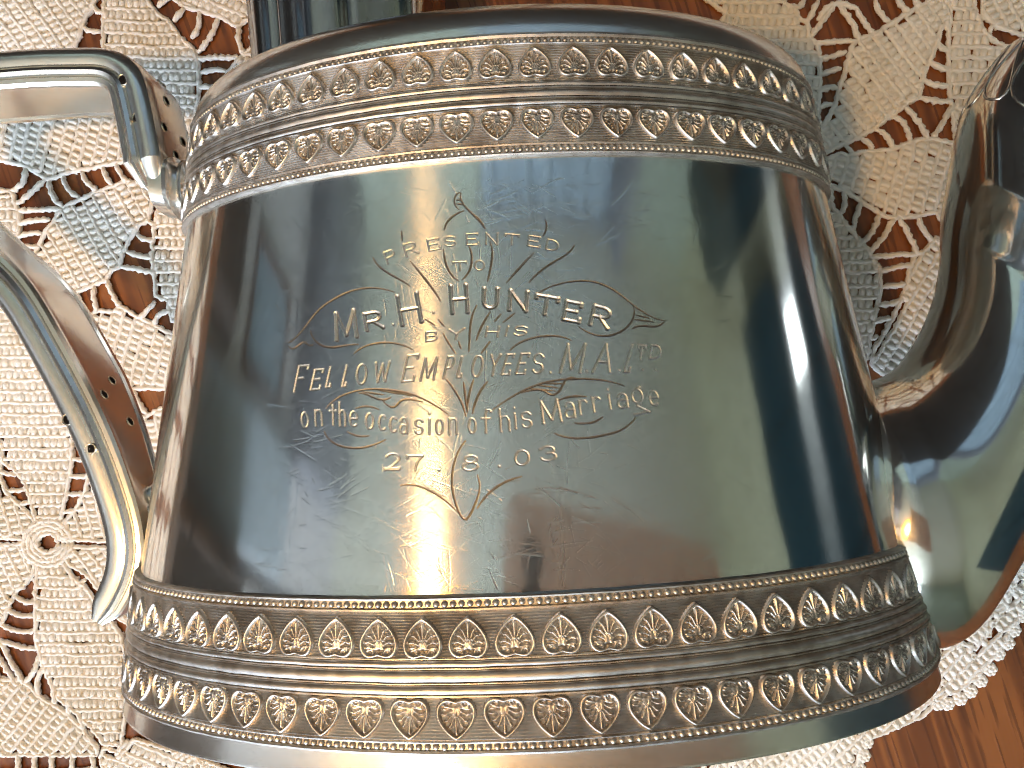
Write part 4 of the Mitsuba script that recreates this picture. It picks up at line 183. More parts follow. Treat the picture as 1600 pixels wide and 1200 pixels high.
def window(key, c, ux, w, h, d, label, bars):
    """frame and glazing bars round a pane; ux: 0 = the pane spans x, 1 = it spans y; d: where the room is"""
    c = np.array(c, float); e = np.eye(3); a, n = e[ux], e[1 - ux] * d
    def bar(name, o, hw, hh):
        lo = c + a * (o[0] - hw) + e[2] * (o[1] - hh) - n * 1.5; hi = c + a * (o[0] + hw) + e[2] * (o[1] + hh) + n * 3
        box(name, np.minimum(lo, hi), np.maximum(lo, hi), 'm_white')
    bar(key + '__frame', (0, h + 2), w + 4, 2); bar(key + '__frame_001', (0, -h - 2), w + 4, 2)
    bar(key + '__frame_002', (-w - 2, 0), 2, h); bar(key + '__frame_003', (w + 2, 0), 2, h)
    for i in range(bars):
        bar(key + '__glazing_bar' + ('' if i == 0 else '_%03d' % i), (-w + 2 * w * (i + 1) / (bars + 1), 0), 1.2, h)
    tag(key, label, 'window')
window('daylight_window', (-78, -172, 92), 0, 72, 62, 1, 'large bright white framed window behind the photographer', 2)
window('small_window', (167.5, 48, 26), 1, 7.5, 10, -1, 'small bright window between the dark teal cabinets', 0)
def cabinet(key, lo, hi, m, label, face, nd):
    """carcass, plinth and doors (one part each); face: axis and side of the front"""
    ax, sd = face; lo, hi = np.array(lo, float), np.array(hi, float)
    box(key + '__carcass', lo, hi, m)
    o = 1 - ax
    for i in range(nd):
        a, b = lo.copy(), hi.copy(); w = (hi[o] - lo[o]) / nd
        a[o] = lo[o] + i * w + .8; b[o] = lo[o] + (i + 1) * w - .8; a[2] += 3; b[2] -= 3
        if sd > 0: a[ax] = hi[ax]; b[ax] = hi[ax] + 1.8
        else: a[ax] = lo[ax] - 1.8; b[ax] = lo[ax]
        box(key + '__door' + ('' if i == 0 else '_%03d' % i), a, b, m)
    tag(key, label, 'cabinet')
cabinet('tall_cabinet', (148, -70, Z0), (169, 34, 82), 'm_teal_dark', 'dark teal cabinet nearest the front window wall', (0, -1), 3)
cabinet('tall_cabinet_001', (148, 85, Z0), (169, 115, 112), 'm_teal_dark', 'dark teal cabinet in the far right corner', (0, -1), 2)
cabinet('bridge_cabinet', (148, 34.4, 41), (169, 61.6, 82), 'm_teal_dark', 'short dark teal cabinet above the small bright window', (0, -1), 1)
cabinet('bridge_cabinet_001', (148, 34.4, Z0), (169, 61.6, 11), 'm_teal_dark', 'short dark teal cabinet below the small bright window', (0, -1), 1)
cabinet('wall_cupboard', (-139, 36, 96), (-116, 117, 150), 'm_slate', 'slate grey wall cupboard high on the left wall', (0, 1), 3)
cabinet('sideboard', (-139, 44, Z0), (-114, 86, 22), 'm_brown_dark', 'brown sideboard in the far left corner', (0, 1), 2)
cabinet('tall_cupboard', (-139.5, 13, Z0), (-136, 39, 100), 'm_blue_grey', 'tall shallow pale blue grey cupboard against the left wall', (0, 1), 1)
cabinet('sideboard_001', (-139, -60, Z0), (-120, 9, 56), 'm_brown_dark', 'brown sideboard nearest the large front window', (0, 1), 3)
cabinet('dresser', (-108, 88, Z0), (140, 110, 73), 'm_ebony', 'long near black dresser along the far wall', (1, -1), 5)
def picture(key, y0, y1, z0, z1, x, d, label):
    a, b = x, x + d * 2.0
    def bx(k, ya, yb, za, zb, c, m): box(key + k, (min(a, c), ya, za), (max(a, c), yb, zb), m)
    bx('__frame', y0, y1, z1 - 3, z1, b, 'm_copper'); bx('__frame_001', y0, y1, z0, z0 + 3, b, 'm_copper')
    bx('__frame_002', y0, y0 + 3, z0 + 3, z1 - 3, b, 'm_copper'); bx('__frame_003', y1 - 3, y1, z0 + 3, z1 - 3, b, 'm_copper')
    bx('__panel', y0 + 3, y1 - 3, z0 + 3, z1 - 3, x + d * .8, 'm_curtain'); tag(key, label, 'picture')
picture('framed_picture', 44, 74, 38, 82, XL + .05, 1, 'pale blue framed picture under the wall cupboard')
# a pleated pale blue curtain with a dark rod on the far wall
def curtain(key, x0, x1, y, z0, z1, m, label):
    n = 240; xs = np.linspace(x0, x1, n); t = xs / 4.2
    ys = y - 3 - 1.6 * np.sin(t * 2) - .9 * np.sin(t * 3.3 + 1)
    P = np.stack([np.stack([xs, ys, np.full(n, z)], -1) for z in (z0, z1)])
    put(key + '__cloth', P.reshape(-1, 3) * CM, grid_faces(2, n), m, smooth=True)
    v, f = sweep([(x0 - 6, y - 4, z1 + 2), (x1 + 6, y - 4, z1 + 2)], 2.4, 12); put(key + '__rod', v * CM, f, 'm_slate', smooth=40)
    tag(key, label, 'curtain')
scene['m_curtain'] = diffuse(.36, .47, .56)
curtain('blue_curtain', -14, 78, 112, 74, 156, 'm_curtain', 'pleated pale blue curtain on the far wall')
box('bookcase__side_panel', (80, 96, Z0), (86, 116, 158), 'm_slate'); tag('bookcase', 'narrow dark upright beside the pale blue curtain', 'shelf')

# table
def rounded_slab(x0, x1, y0, y1, z0, z1, r):
    pg = shapely.box(x0 + r, y0 + r, x1 - r, y1 - r).buffer(r, quad_segs=8)
    m = trimesh.creation.extrude_polygon(pg, z1 - z0, engine='earcut'); m.apply_translation([0, 0, z0]); m.apply_scale(CM); return m
scene['wooden_table__top'] = mikit.ply(rounded_slab(-62, 62, -46, 48, -2.6, 0, 4), 'm_wood')
for i, (x, y) in enumerate(((-55, -39), (55, -39), (-55, 41), (55, 41))):
    box('wooden_table__leg' + ('' if i == 0 else '_%03d' % i), (x - 3, y - 3, Z0), (x + 3, y + 3, -2.6), 'm_wood')
tag('wooden_table', 'varnished reddish brown wooden table under the crochet cloth', 'table')

# table lamp: bulb, shade, arm (stands on the table to the left of the pot)
LAMP = np.array([-14.5, 1.0, 46.0]); AIM = np.array([.36, .05, -.93]); AIM /= np.linalg.norm(AIM)
def frame_of(d):
    u = np.cross(d, [0, 1, 0]); u /= np.linalg.norm(u); return u, np.cross(d, u)
lu, lv = frame_of(AIM)
def lathe_at(o, d, prof, n=48):
    u, v = frame_of(d); a = np.arange(n) * 2 * np.pi / n
    V = np.concatenate([o + d * t + r * (np.cos(a)[:, None] * u + np.sin(a)[:, None] * v) for t, r in prof]); return V, grid_faces(len(prof), n, True)
bulb = trimesh.creation.icosphere(subdivisions=3, radius=2.1); bulb.apply_translation(LAMP); bulb.apply_scale(CM)
scene['desk_lamp__bulb'] = mikit.ply(bulb, 'm_pane', smooth=True)
scene['desk_lamp__bulb']['emitter'] = {'type': 'area', 'radiance': rgb(*BULB_LIGHT)}
v, f = lathe_at(LAMP, AIM, [(4.0, 5.6), (-6.0, 3.2), (-7.5, 2.2), (-7.5, .01)])
scene['m_shade'] = diffuse(.10, .07, .03)
put('desk_lamp__shade', v * CM, f[:, ::-1], 'm_shade', smooth=30); scene['desk_lamp__shade']['emitter'] = {'type': 'area', 'radiance': rgb(*SHADE_LIGHT)}
v, f = lathe_at(LAMP, AIM, [(4.0, 5.75), (-6.0, 3.35), (-7.7, 2.4), (-7.7, .01)]); put('desk_lamp__shade_cover', v * CM, f, 'm_brown_dark', smooth=30)
v, f = sweep(spline([LAMP - AIM * 7.6, (-24, 2, 57), (-38, 4, 46), (-44, 5, 20), (-44, 5, 1.5)], 40), 1.0, 10); put('desk_lamp__arm', v * CM, f, 'm_brown_dark', smooth=True)
v, f = lathe_at(np.array([-44, 5, 0.0]), np.array([0, 0, 1.0]), [(0.05, 8.5), (1.2, 8.5), (2.0, 7.5), (2.2, .01)]); put('desk_lamp__base', v * CM, f, 'm_brown_dark', smooth=30)
tag('desk_lamp', 'lit warm desk lamp with dark shade leaning over the teapot', 'lamp')

# the photographer's phone, mirrored in the lower part of the pot
def phone():
    u = np.array([.9915, -.13, 0]); v = np.array([.13, .9915, 0]); n = np.array([0, 0, -1.0])
    o = np.array([-.55, 7.55, 23.0])      # its upper left corner, seen from the pot
    pg = shapely.box(1, -7.0, 15.4, -1).buffer(1.0, quad_segs=8)
    m = trimesh.creation.extrude_polygon(pg, .8, engine='earcut'); V = o + m.vertices[:, :1] * u + m.vertices[:, 1:2] * v - m.vertices[:, 2:] * n
    put('phone__case', V * CM, m.faces, 'm_phone', smooth=30)
    for i, (a, b) in enumerate(((1.65, -2.0), (1.65, -3.3))):
        c = o + a * u + b * v
        vv, ff = lathe_at(c, n, [(-.1, .62), (.16, .62), (.2, .5), (.2, .01)], 24); put('phone__lens' + ('' if i == 0 else '_001'), vv * CM, ff, 'm_black', smooth=30)
phone(); tag('phone', 'taupe cased phone held level above the teapot', 'phone')

# ------------------------------------------------------------------ the teapot
RR = .64
RH, RA = [-.5, .42, 2.555, 9.984, 11.949, 13.0], [8.70, 8.60, 8.331, 7.169, 6.95, 6.84]
def ahalf(h): return np.interp(h, RH, RA)
def ell(th, h, off=0.0):
    """point of the oval at angle th, height h, pushed out by off"""
    a = ahalf(h); return np.stack([(a + off) * np.cos(th), h + 0 * th, (RR * a + off) * np.sin(th)], -1)
def ellaxes(th, a, b, h): return np.stack([a * np.cos(th), h + 0 * th, b * np.sin(th)], -1)
H_LO, H_HI = 2.66, 9.88
PLAIN = -.05
def waviness(P):
    w = meshkit.noise(P * np.array([.55, .33, .55]) + 3.1, 5) - .5
    w2 = meshkit.noise(P * np.array([1.3, .8, 1.3]) + 9.7, 8) - .5
    w3 = meshkit.noise(P * np.array([3.4, 1.6, 3.4]) + 5.3, 11) - .5
    return .016 * w + .0040 * w2 + .0005 * w3

def window_of(lo, hi):
    """rows and columns of the fine grid that may hold a stroke between the corners lo and hi (x, height)"""
    r0, r1 = np.searchsorted(hh, lo[1]), np.searchsorted(hh, hi[1])
    a0, a1 = ahalf(hi[1]) + PLAIN, ahalf(lo[1]) + PLAIN
    cl, ch = min(lo[0] / a0, lo[0] / a1), max(hi[0] / a0, hi[0] / a1)
    return slice(max(0, r0 - 1), r1 + 1), slice(max(0, np.searchsorted(-c, -ch) - 1), np.searchsorted(-c, -cl) + 1)
def stroke(out, pts, w, profile):
    """raises out to profile(distance, run, whole run) near the polyline"""
    pts = np.asarray(pts, float); win = window_of(pts.min(0) - w, pts.max(0) + w); x, y = X[win], HH[win]
    if not x.size: return
    s = np.r_[0, np.cumsum(np.linalg.norm(np.diff(pts, axis=0), axis=1))]; best = np.zeros_like(x)
    for i in range(len(pts) - 1):
        a, b = pts[i], pts[i + 1]; ab = b - a; L2 = ab @ ab + 1e-12
        t = np.clip(((x - a[0]) * ab[0] + (y - a[1]) * ab[1]) / L2, 0, 1)
        best = np.maximum(best, profile(np.hypot(x - a[0] - t * ab[0], y - a[1] - t * ab[1]), s[i] + t * math.sqrt(L2), s[-1]))
    out[win] = np.maximum(out[win], best)

# finely divided front, where the inscription is cut
CL, CR, NC, NR = -.535, .545, 900, 780
c = np.linspace(CR, CL, NC); hh = np.linspace(2.72, 9.52, NR)
th_f = np.arccos(c)
TH, HH = np.meshgrid(th_f, hh, indexing='xy')
base = ell(TH, HH, PLAIN)
X = base[..., 0]
cut = np.zeros_like(X)
for w, pts in LETTERS:
    stroke(cut, pts, w * .94, lambda d, t, L: np.maximum(0, w * .94 - d) * .72)
    if len(pts) > 1 and np.hypot(*(np.array(pts[0]) - pts[-1])) > .03:
        for e in (pts[0], pts[-1]): stroke(cut, [e, (e[0] + .003, e[1])], w * 1.2, lambda d, t, L: np.maximum(0, w * 1.2 - d) * .62)
letters_mask = cut > 1e-4
# polishing scratches: shallow cuts, mostly lying round the pot, some in bundles, a few deep
scr = np.zeros_like(X)
for k in range(2400):
    if k % 5 == 0: cx_, ch_, ca_ = rng.uniform(-4.2, 4.3) if rng.random() < .5 else rng.normal(-1.2, 1.2), rng.uniform(2.75, 9.5), rng.normal(0, .45) if rng.random() < .7 else rng.uniform(-1.6, 1.6)
    a_ = ca_ + rng.normal(0, .08); L_ = rng.gamma(2.0, .13) + .06; px_, ph_ = cx_ + rng.normal(0, .22), ch_ + rng.normal(0, .22)
    bend = rng.normal(0, .12); t_ = np.linspace(-.5, .5, 5)
    p_ = np.stack([px_ + L_ * (t_ * math.cos(a_) - bend * (t_ ** 2) * math.sin(a_)), ph_ + L_ * (t_ * math.sin(a_) + bend * (t_ ** 2) * math.cos(a_))], -1)
    dp_ = rng.choice([.05, .10, .16, .25], p=[.48, .32, .15, .05]); stroke(scr, p_, .0102, lambda d, t, L: np.maximum(0, .0102 - d) * dp_)
flo = np.zeros_like(X)
class Taper:
    def __init__(s, w0): s.w0 = w0
    def __call__(s, t, L): return s.w0 * (.35 + .65 * np.sin(np.pi * np.clip(t / max(L, 1e-6), 0, 1)) ** .8)
for pts in FLOURISH:
    p = np.asarray(pts); L = np.linalg.norm(np.diff(p, axis=0), axis=1).sum()
    w0 = .0145 if L > .45 else .011
    tp = Taper(w0); stroke(flo, p, w0, lambda d, t, L: np.maximum(0, tp(t, L) - d) * .55)
flo_mask = (flo > 1e-4) & ~letters_mask
cut = np.maximum(np.maximum(cut, flo), scr)
wav = waviness(base)
Pf = ell(TH, HH, PLAIN + wav - cut)
Nf = -grid_normals(Pf)
if (Nf[NR // 2, NC // 2] * [0, 0, 1]).sum() < 0: Nf = -Nf
def unit_to_world(N): return np.stack([N[..., 0], CT * N[..., 1] + ST * N[..., 2], -ST * N[..., 1] + CT * N[..., 2]], -1)
def uv_of(th, h):
    return np.stack([th * 6.2 + 0 * h, h + 0 * th], -1)
F = grid_faces(NR, NC)
if np.dot(np.cross(*(Pf.reshape(-1, 3)[F[0, 1:]] - Pf.reshape(-1, 3)[F[0, 0]])), [0, 0, 1]) < 0: F = F[:, ::-1]
mask = np.where(letters_mask, 1, np.where(flo_mask, 2, 0)).reshape(-1)
fm = mask[F].max(axis=1)
UVf = uv_of(TH, HH).reshape(-1, 2); Vf = Pf.reshape(-1, 3); NFf = Nf.reshape(-1, 3)
def subset(sel):
    ids, inv = np.unique(F[sel], return_inverse=True); return Vf[ids], NFf[ids], UVf[ids], inv.reshape(-1, 3)
def body_strip(th, h0, h1, nr):
    hs = np.linspace(h0, h1, nr); A, B = np.meshgrid(th, hs, indexing='xy')
    b = ell(A, B, PLAIN); P = ell(A, B, PLAIN + waviness(b)); N = -grid_normals(P)
    mid = (nr // 2, len(th) // 2)
    if np.dot(N[mid], P[mid] * [1, 0, 1]) < 0: N = -N
    f = grid_faces(nr, len(th)); q = P.reshape(-1, 3)
    if np.dot(np.cross(*(q[f[0, 1:]] - q[f[0, 0]])), q[f[0, 0]] * [1, 0, 1]) < 0: f = f[:, ::-1]
    return q, N.reshape(-1, 3), uv_of(A, B).reshape(-1, 2), f
parts = [subset(fm == 0), body_strip(np.linspace(th_f[-1], th_f[0] + 2 * np.pi, 420), H_LO, H_HI, 60),
         body_strip(np.linspace(th_f[0], th_f[-1], 200), H_LO, hh[0], 4), body_strip(np.linspace(th_f[0], th_f[-1], 200), hh[-1], H_HI, 6)]
off = np.cumsum([0] + [len(p[0]) for p in parts])
put('teapot__body', PW(np.vstack([p[0] for p in parts])), np.vstack([p[3] + o for p, o in zip(parts, off)]), 'm_silver',
    normals=unit_to_world(np.vstack([p[1] for p in parts])), uv=np.vstack([p[2] for p in parts]))
for key, k in (('teapot__inscription', 1), ('teapot__flourish', 2)):
    v, n, uv, f = subset(fm == k); put(key, PW(v), f, 'm_cut' if k == 1 else 'm_cut_dark', normals=unit_to_world(n), uv=uv)
scene['m_cut_dark'] = silver((.22, .19, .16), .22, .22)
tag('teapot', 'silver plated oval teapot with engraved dedication lying on its back on the crochet cloth', 'teapot')
tag('teapot__inscription', 'engraved lettering presented to a bridegroom by his fellow employees')
tag('teapot__flourish', 'engraved scrolls and sprays round the lettering')
tag('teapot__body', 'scratched plain silver wall of the pot')

def lathe_oval(key, prof, bsdf, n=560, smooth=28, close=False, wob=0):
    """prof: (h, off) pairs from bottom to top, swept round the oval"""
    th = np.arange(n) * 2 * np.pi / n; hs = np.array([p[0] for p in prof]); of = np.array([p[1] for p in prof])
    A, B = np.meshgrid(th, hs, indexing='xy'); O = np.broadcast_to(of[:, None], A.shape)
    if wob: O = O + wob * (meshkit.noise(np.stack([A * 40, B * 9, 0 * A], -1), 4) - .5); B = B + wob * 1.5 * (meshkit.noise(np.stack([A * 25, B * 3, 0 * A], -1), 6) - .5)
    P = ell(A, B, O).reshape(-1, 3); f = grid_faces(len(prof), n, True)
    put(key, PW(P), f[:, ::-1], bsdf, smooth=smooth)
def ribs(h0, h1, d, amp, period):
    out = []; n = int((h1 - h0) / period)
    for i in range(n + 1):
        h = h0 + (h1 - h0) * i / n
        k = period * .25
        out += [(h - k, d), (h, d + amp)] if i else [(h, d + amp)]
    return out
def convex(h0, h1, d, bulge, m=7): return [(h0 + (h1 - h0) * t, d + bulge * math.sin(math.pi * t)) for t in np.linspace(0.02, .98, m)]
# lower band: two friezes with a reeded moulding between them
low = [(.30, -.01), (.305, .05), (.34, .075), (.37, .06), (.38, .022), (.47, .022), (.48, .06), (.50, .075), (.52, .045)]
low += ribs(.54, 1.13, .035, .024, .046)
low += [(1.145, .05), (1.16, .085), (1.18, .085), (1.195, .055)] + convex(1.20, 1.325, .075, .035) + [(1.335, .05), (1.35, .085), (1.365, .085), (1.38, .05)] + convex(1.385, 1.545, .075, .035)
low += [(1.555, .05), (1.57, .085), (1.585, .085), (1.60, .05)] + convex(1.605, 1.69, .075, .025) + [(1.70, .05), (1.715, .08), (1.73, .08), (1.745, .045)]
low += ribs(1.76, 2.42, .035, .024, .046)
low += [(2.435, .05), (2.45, .08), (2.475, .08), (2.49, .022), (2.60, .022), (2.61, .06), (2.635, .07), (2.655, .05), (2.67, -.03), (2.672, -.06)]
lathe_oval('teapot__lower_band', low, 'm_band', wob=.006)
top = [(9.86, -.06), (9.865, -.03), (9.885, .045), (9.905, .06), (9.925, .05), (9.935, .02), (10.035, .02), (10.045, .06), (10.07, .07), (10.09, .045)]
top += ribs(10.10, 10.70, .035, .024, .046)
top += [(10.715, .05), (10.73, .08), (10.745, .08), (10.76, .05)] + convex(10.765, 10.85, .07, .03) + [(10.86, .05), (10.875, .08), (10.89, .08), (10.905, .05)] + convex(10.91, 11.04, .07, .03)
top += [(11.05, .05), (11.065, .08), (11.08, .08), (11.095, .05)] + convex(11.10, 11.18, .07, .02) + [(11.19, .04)]
top += ribs(11.20, 11.86, .035, .024, .046)
top += [(11.875, .05), (11.89, .07), (11.90, .02), (12.0, .02), (12.01, .05), (12.05, .075), (12.09, .07), (12.10, .01)]
lathe_oval('teapot__upper_band', top, 'm_band', wob=.006)
tag('teapot__lower_band', 'tarnished frieze band round the wide foot'); tag('teapot__upper_band', 'tarnished frieze band round the narrow rim')
# foot and shoulder
def lathe_axes(key, prof, bsdf, n=480, smooth=40, mat_uv=True):
    th = np.arange(n) * 2 * np.pi / n; P = np.concatenate([ellaxes(th, a, b, h) for h, a, b in prof])
    put(key, PW(P), grid_faces(len(prof), n, True)[:, ::-1], bsdf, smooth=smooth)
foot = [(.31, 8.60, 5.50), (.24, 8.605, 5.505), (.10, 8.62, 5.52), (-.04, 8.65, 5.545), (-.08, 8.66, 5.555), (-.10, 8.65, 5.545), (-.10, 8.5, 5.4), (-.05, 8.3, 5.2), (-.03, .01, .01)]
foot = [(h, a, b) for h, a, b in foot[::-1]]
lathe_axes('teapot__foot', foot, 'm_foot')
sh = [(12.08, 6.94, 4.445)] + [(12.10 + .92 * math.sin(t), 6.93 - 1.25 * (1 - math.cos(t)) ** 1.15, 4.44 - 1.05 * (1 - math.cos(t)) ** 1.15) for t in np.linspace(0, math.pi / 2, 18)] + [(13.02, 4.6, 2.7)]
lathe_axes('teapot__shoulder', sh, 'm_foot')
lathe_axes('teapot__lid', [(13.02, 4.62, 2.72), (13.10, 4.55, 2.66), (13.22, 3.4, 2.0), (13.28, 1.6, .9), (13.29, .01, .01)], 'm_foot')
scene['m_foot'] = {'type': 'blendbsdf', 'weight': .32, 'a': silver({'type': 'ref', 'id': 't_tarnish'}, .03, .03), 'b': silver({'type': 'ref', 'id': 't_tarnish'}, .18, .18)}

def arc_table(hc):
    th = np.linspace(0, 2 * np.pi, 20001); P = ell(th, hc)
    s = np.r_[0, np.cumsum(np.hypot(np.diff(P[:, 0]), np.diff(P[:, 2])))]; return th, s
def wrap(s, t, d, th0, hc, tab):
    """s along the oval (to the right when seen from the front), t up, d out of the surface"""
    th, S = tab; a0 = np.interp(th0, th, S)
    ang = np.interp((a0 - s) % S[-1], S, th); return ell(ang, hc + t, d)
# beads of the four rows
for key, hc, pitch, d in (('teapot__lower_band__beading', 2.545, .135, .032), ('teapot__lower_band__beading_001', .425, .135, .032), ('teapot__upper_band__beading', 11.95, .116, .03), ('teapot__upper_band__beading_001', 9.985, .116, .03)):
    tab = arc_table(hc); n = int(round(tab[1][-1] / pitch)); r = pitch * .41
    la, lo = np.meshgrid(np.linspace(0, np.pi / 2, 5), np.arange(10) * np.pi / 5, indexing='ij')
    bv = np.stack([r * np.cos(la) * np.cos(lo), r * np.cos(la) * np.sin(lo), r * np.sin(la)], -1).reshape(-1, 3); bf = grid_faces(5, 10, True)
    V, Fb = [], []
    for i in range(n):
        th0 = np.interp(tab[1][-1] * i / n, tab[1], tab[0]); k = 1 + .12 * (rng.random() - .5)
        V.append(wrap(bv[:, 0] * k, bv[:, 1] * k + .006 * (rng.random() - .5), d + bv[:, 2] * k * .9 - .006, th0, hc, tab)); Fb.append(bf + i * len(bv))
    put(key, PW(np.vstack(V)), np.vstack(Fb), 'm_relief', smooth=True); tag(key, None, kind='stuff')

# palmettes: a heart-shaped frame with a rolled rim, scrolls at its foot and seven lobes inside
OUT = np.array([(0, 1.0), (.30, .80), (.62, .46), (.86, .08), (.97, -.30), (.93, -.62), (.74, -.90), (.48, -1.0), (.24, -.97), (0, -.90)])
OUT = np.vstack([OUT, (OUT[1:-1] * [-1, 1])[::-1]])
tt = np.r_[0, np.cumsum(np.linalg.norm(np.diff(np.vstack([OUT, OUT[:1]]), axis=0), axis=1))]
half = CubicSpline(tt[:10], OUT[:10])(np.linspace(0, tt[9], 37))
ring_o = np.vstack([half, (half[1:-1] * [-1, 1])[::-1]])
NRr = 22; rr_ = np.r_[0, np.linspace(.07, 1, NRr - 2) ** .9, 1.03]
PG = (np.array([0, -.12]) + (ring_o[None] - [0, -.12]) * rr_[:, None, None])
gx, gy = PG[..., 0], PG[..., 1]
def cap_h(pts, w0, w1):
    pts = np.asarray(pts, float); best = np.zeros_like(gx); n = len(pts) - 1
    for i in range(n):
        a, b = pts[i], pts[i + 1]; ab = b - a; t = np.clip(((gx - a[0]) * ab[0] + (gy - a[1]) * ab[1]) / (ab @ ab), 0, 1)
        d = np.hypot(gx - a[0] - t * ab[0], gy - a[1] - t * ab[1]); w = w0 + (w1 - w0) * (i + t) / n
        best = np.maximum(best, np.sqrt(np.clip(1 - (d / w) ** 2, 0, 1)) * np.sqrt(w / .09))
    return best
hm = cap_h([(0, -.55), (0, .62)], .035, .10)
for q in ([(.05, -.5), (.10, -.1), (.22, .22), (.30, .34)], [(.07, -.52), (.20, -.18), (.40, .06), (.50, .06)], [(.08, -.56), (.28, -.34), (.50, -.22), (.64, -.27)], [(.08, -.6), (.3, -.52), (.5, -.46), (.6, -.5)]):
    for s in (1, -1): hm = np.maximum(hm, cap_h(np.array(q) * [s, 1], .045, .085))
for s in (1, -1):
    d = np.hypot(gx - s * .42, gy + .74); hm = np.maximum(hm, np.sqrt(np.clip(1 - ((d - .15) / .07) ** 2, 0, 1)) * .9); hm = np.maximum(hm, np.sqrt(np.clip(1 - (d / .07) ** 2, 0, 1)))
hm = np.maximum(hm, np.sqrt(np.clip(1 - (np.hypot(gx, gy + .80) / .13) ** 2, 0, 1)) * 1.1)
rim = np.sqrt(np.clip(1 - ((rr_ - .88) / .12) ** 2, 0, 1))[:, None] * np.ones_like(gx)
HMAP = np.maximum(rim * 1.0, hm * .8) - .05
HMAP[-1] = -.45; HMAP[-2] = .0
for band, hc, count, x0, W, H, flip in (('lower_band', 2.055, 61, -.6536, .665, .65, 1), ('lower_band', .84, 61, -.8764, .675, .63, -1), ('upper_band', 11.545, 54, .8338, .625, .58, 1), ('upper_band', 10.415, 54, .8294, .64, .57, -1)):
    tab = arc_table(hc); Lt = tab[1][-1]; s0 = np.interp(math.acos(x0 / ahalf(hc)), tab[0], tab[1])
    for i in range(count):
        s = (s0 + Lt * i / count) % Lt; th0 = np.interp(s, tab[1], tab[0])
        if math.sin(th0) < -.42: continue
        ks = 1 + .05 * (rng.random() - .5); dp = .076 * (.85 + .3 * rng.random())
        hm_ = HMAP + .10 * (meshkit.noise(np.stack([gx * 3 + i * 3.7, gy * 3, 0 * gx + x0 * 9], -1), 3) - .5) * (HMAP > .2)
        V = wrap(gx * W / 2 * ks + .01 * (rng.random() - .5), flip * gy * H / 2 + .008 * (rng.random() - .5), .034 + dp * hm_, th0, hc, tab).reshape(-1, 3)
        f = grid_faces(NRr, len(ring_o), True)
        key = 'teapot__%s__palmette' % band; k = 0; base_k = key
        while key in scene: k += 1; key = '%s_%03d' % (base_k, k)
        put(key, PW(V), f if flip > 0 else f[:, ::-1], 'm_relief', smooth=True)

scene['m_rim'] = {'type': 'twosided', 'bsdf': silver((.7, .62, .5), .12, .12)}
# handle: an oblong hollow bar with a rolled inner edge, sunk pins and a curled tail
hp = spline(HANDLE_PATH, 170)
hp3 = np.column_stack([hp, np.zeros(len(hp))])
SEC = [(-.06, .94), (-.03, 1.0), (.08, 1.045), (.2, 1.05), (.31, 1.0), (.39, .92), (.425, .80), (.44, .60), (.44, .0)]
inner = [(-.44, .0), (-.44, .60), (-.42, .74), (-.47, .80), (-.48, .90), (-.42, .98), (-.33, 1.0), (-.29, .94), (-.26, 1.02), (-.18, 1.07), (-.10, 1.03)]
topc = np.array(inner + SEC); SECT = np.vstack([topc, (topc[1:-1] * [1, -1])[::-1]])
def handle():
    n = len(hp); t = np.gradient(hp, axis=0); t /= np.linalg.norm(t, axis=1, keepdims=True)
    nn = np.stack([t[:, 1], -t[:, 0]], -1)          # towards the outside of the loop
    s = np.linspace(0, 1, n)
    ks = np.interp(s, [0, .012, .035, .8, .93, .985, 1], [.15, .62, 1, 1, .95, .80, .34]); kd = np.interp(s, [0, .012, .035, .75, .9, .985, 1], [.2, .7, 1, 1, .66, .48, .2])
    P = hp[:, None, :] + nn[:, None, :] * (SECT[None, :, :1] * ks[:, None, None]); Z = SECT[None, :, 1] * kd[:, None] + np.where(s > .5, 1 - kd, 0)[:, None] * .95
    V = np.concatenate([P, Z[..., None]], -1).reshape(-1, 3); m = len(SECT); f = grid_faces(n, m, True)
    k = len(V); V = np.vstack([V, [[*hp[0], 0], [*hp[-1], (1 - kd[-1]) * .95]]]); j = np.arange(m)
    f = np.vstack([f, np.stack([j * 0 + k, (j + 1) % m, j], -1), np.stack([j * 0 + k + 1, (n - 1) * m + j, (n - 1) * m + (j + 1) % m], -1)])
    tm = trimesh.Trimesh(V, f, process=False)
    if tm.volume < 0: f = f[:, ::-1]
    put('teapot__handle', PW(V), f, 'm_handle', smooth=26); return nn
nn = handle(); tag('teapot__handle', 'angular silver handle with small black pins')
def disc(o, d, r, key):
    v, f = lathe_at(np.asarray(o, float), np.asarray(d, float), [(-.05, r), (.012, r), (.03, r * .8), (.03, .01)], 18)
    tm = trimesh.Trimesh(v, f, process=False); put(key, PW(v), f if tm.volume > 0 else f[:, ::-1], 'm_black', smooth=40)
    rv, rf = lathe_at(np.asarray(o, float), np.asarray(d, float), [(-.05, r * 1.45), (.02, r * 1.35), (.035, r * 1.15), (.0, r * .95)], 18)
    put(key.replace('pin', 'pin_rim'), PW(rv), rf, 'm_rim', smooth=True)
q = 0
for (x, y) in PINS:
    i = np.argmin(np.hypot(*(hp - [x, y]).T)); key = 'teapot__handle__pin' + ('' if q == 0 else '_%03d' % q); q += 1
    off_ = np.dot(np.array([x, y]) - hp[i], nn[i]); z = 1.0 if off_ > -.1 else 1.09
    disc((x, y, z), (0, .001, 1), .10, key)
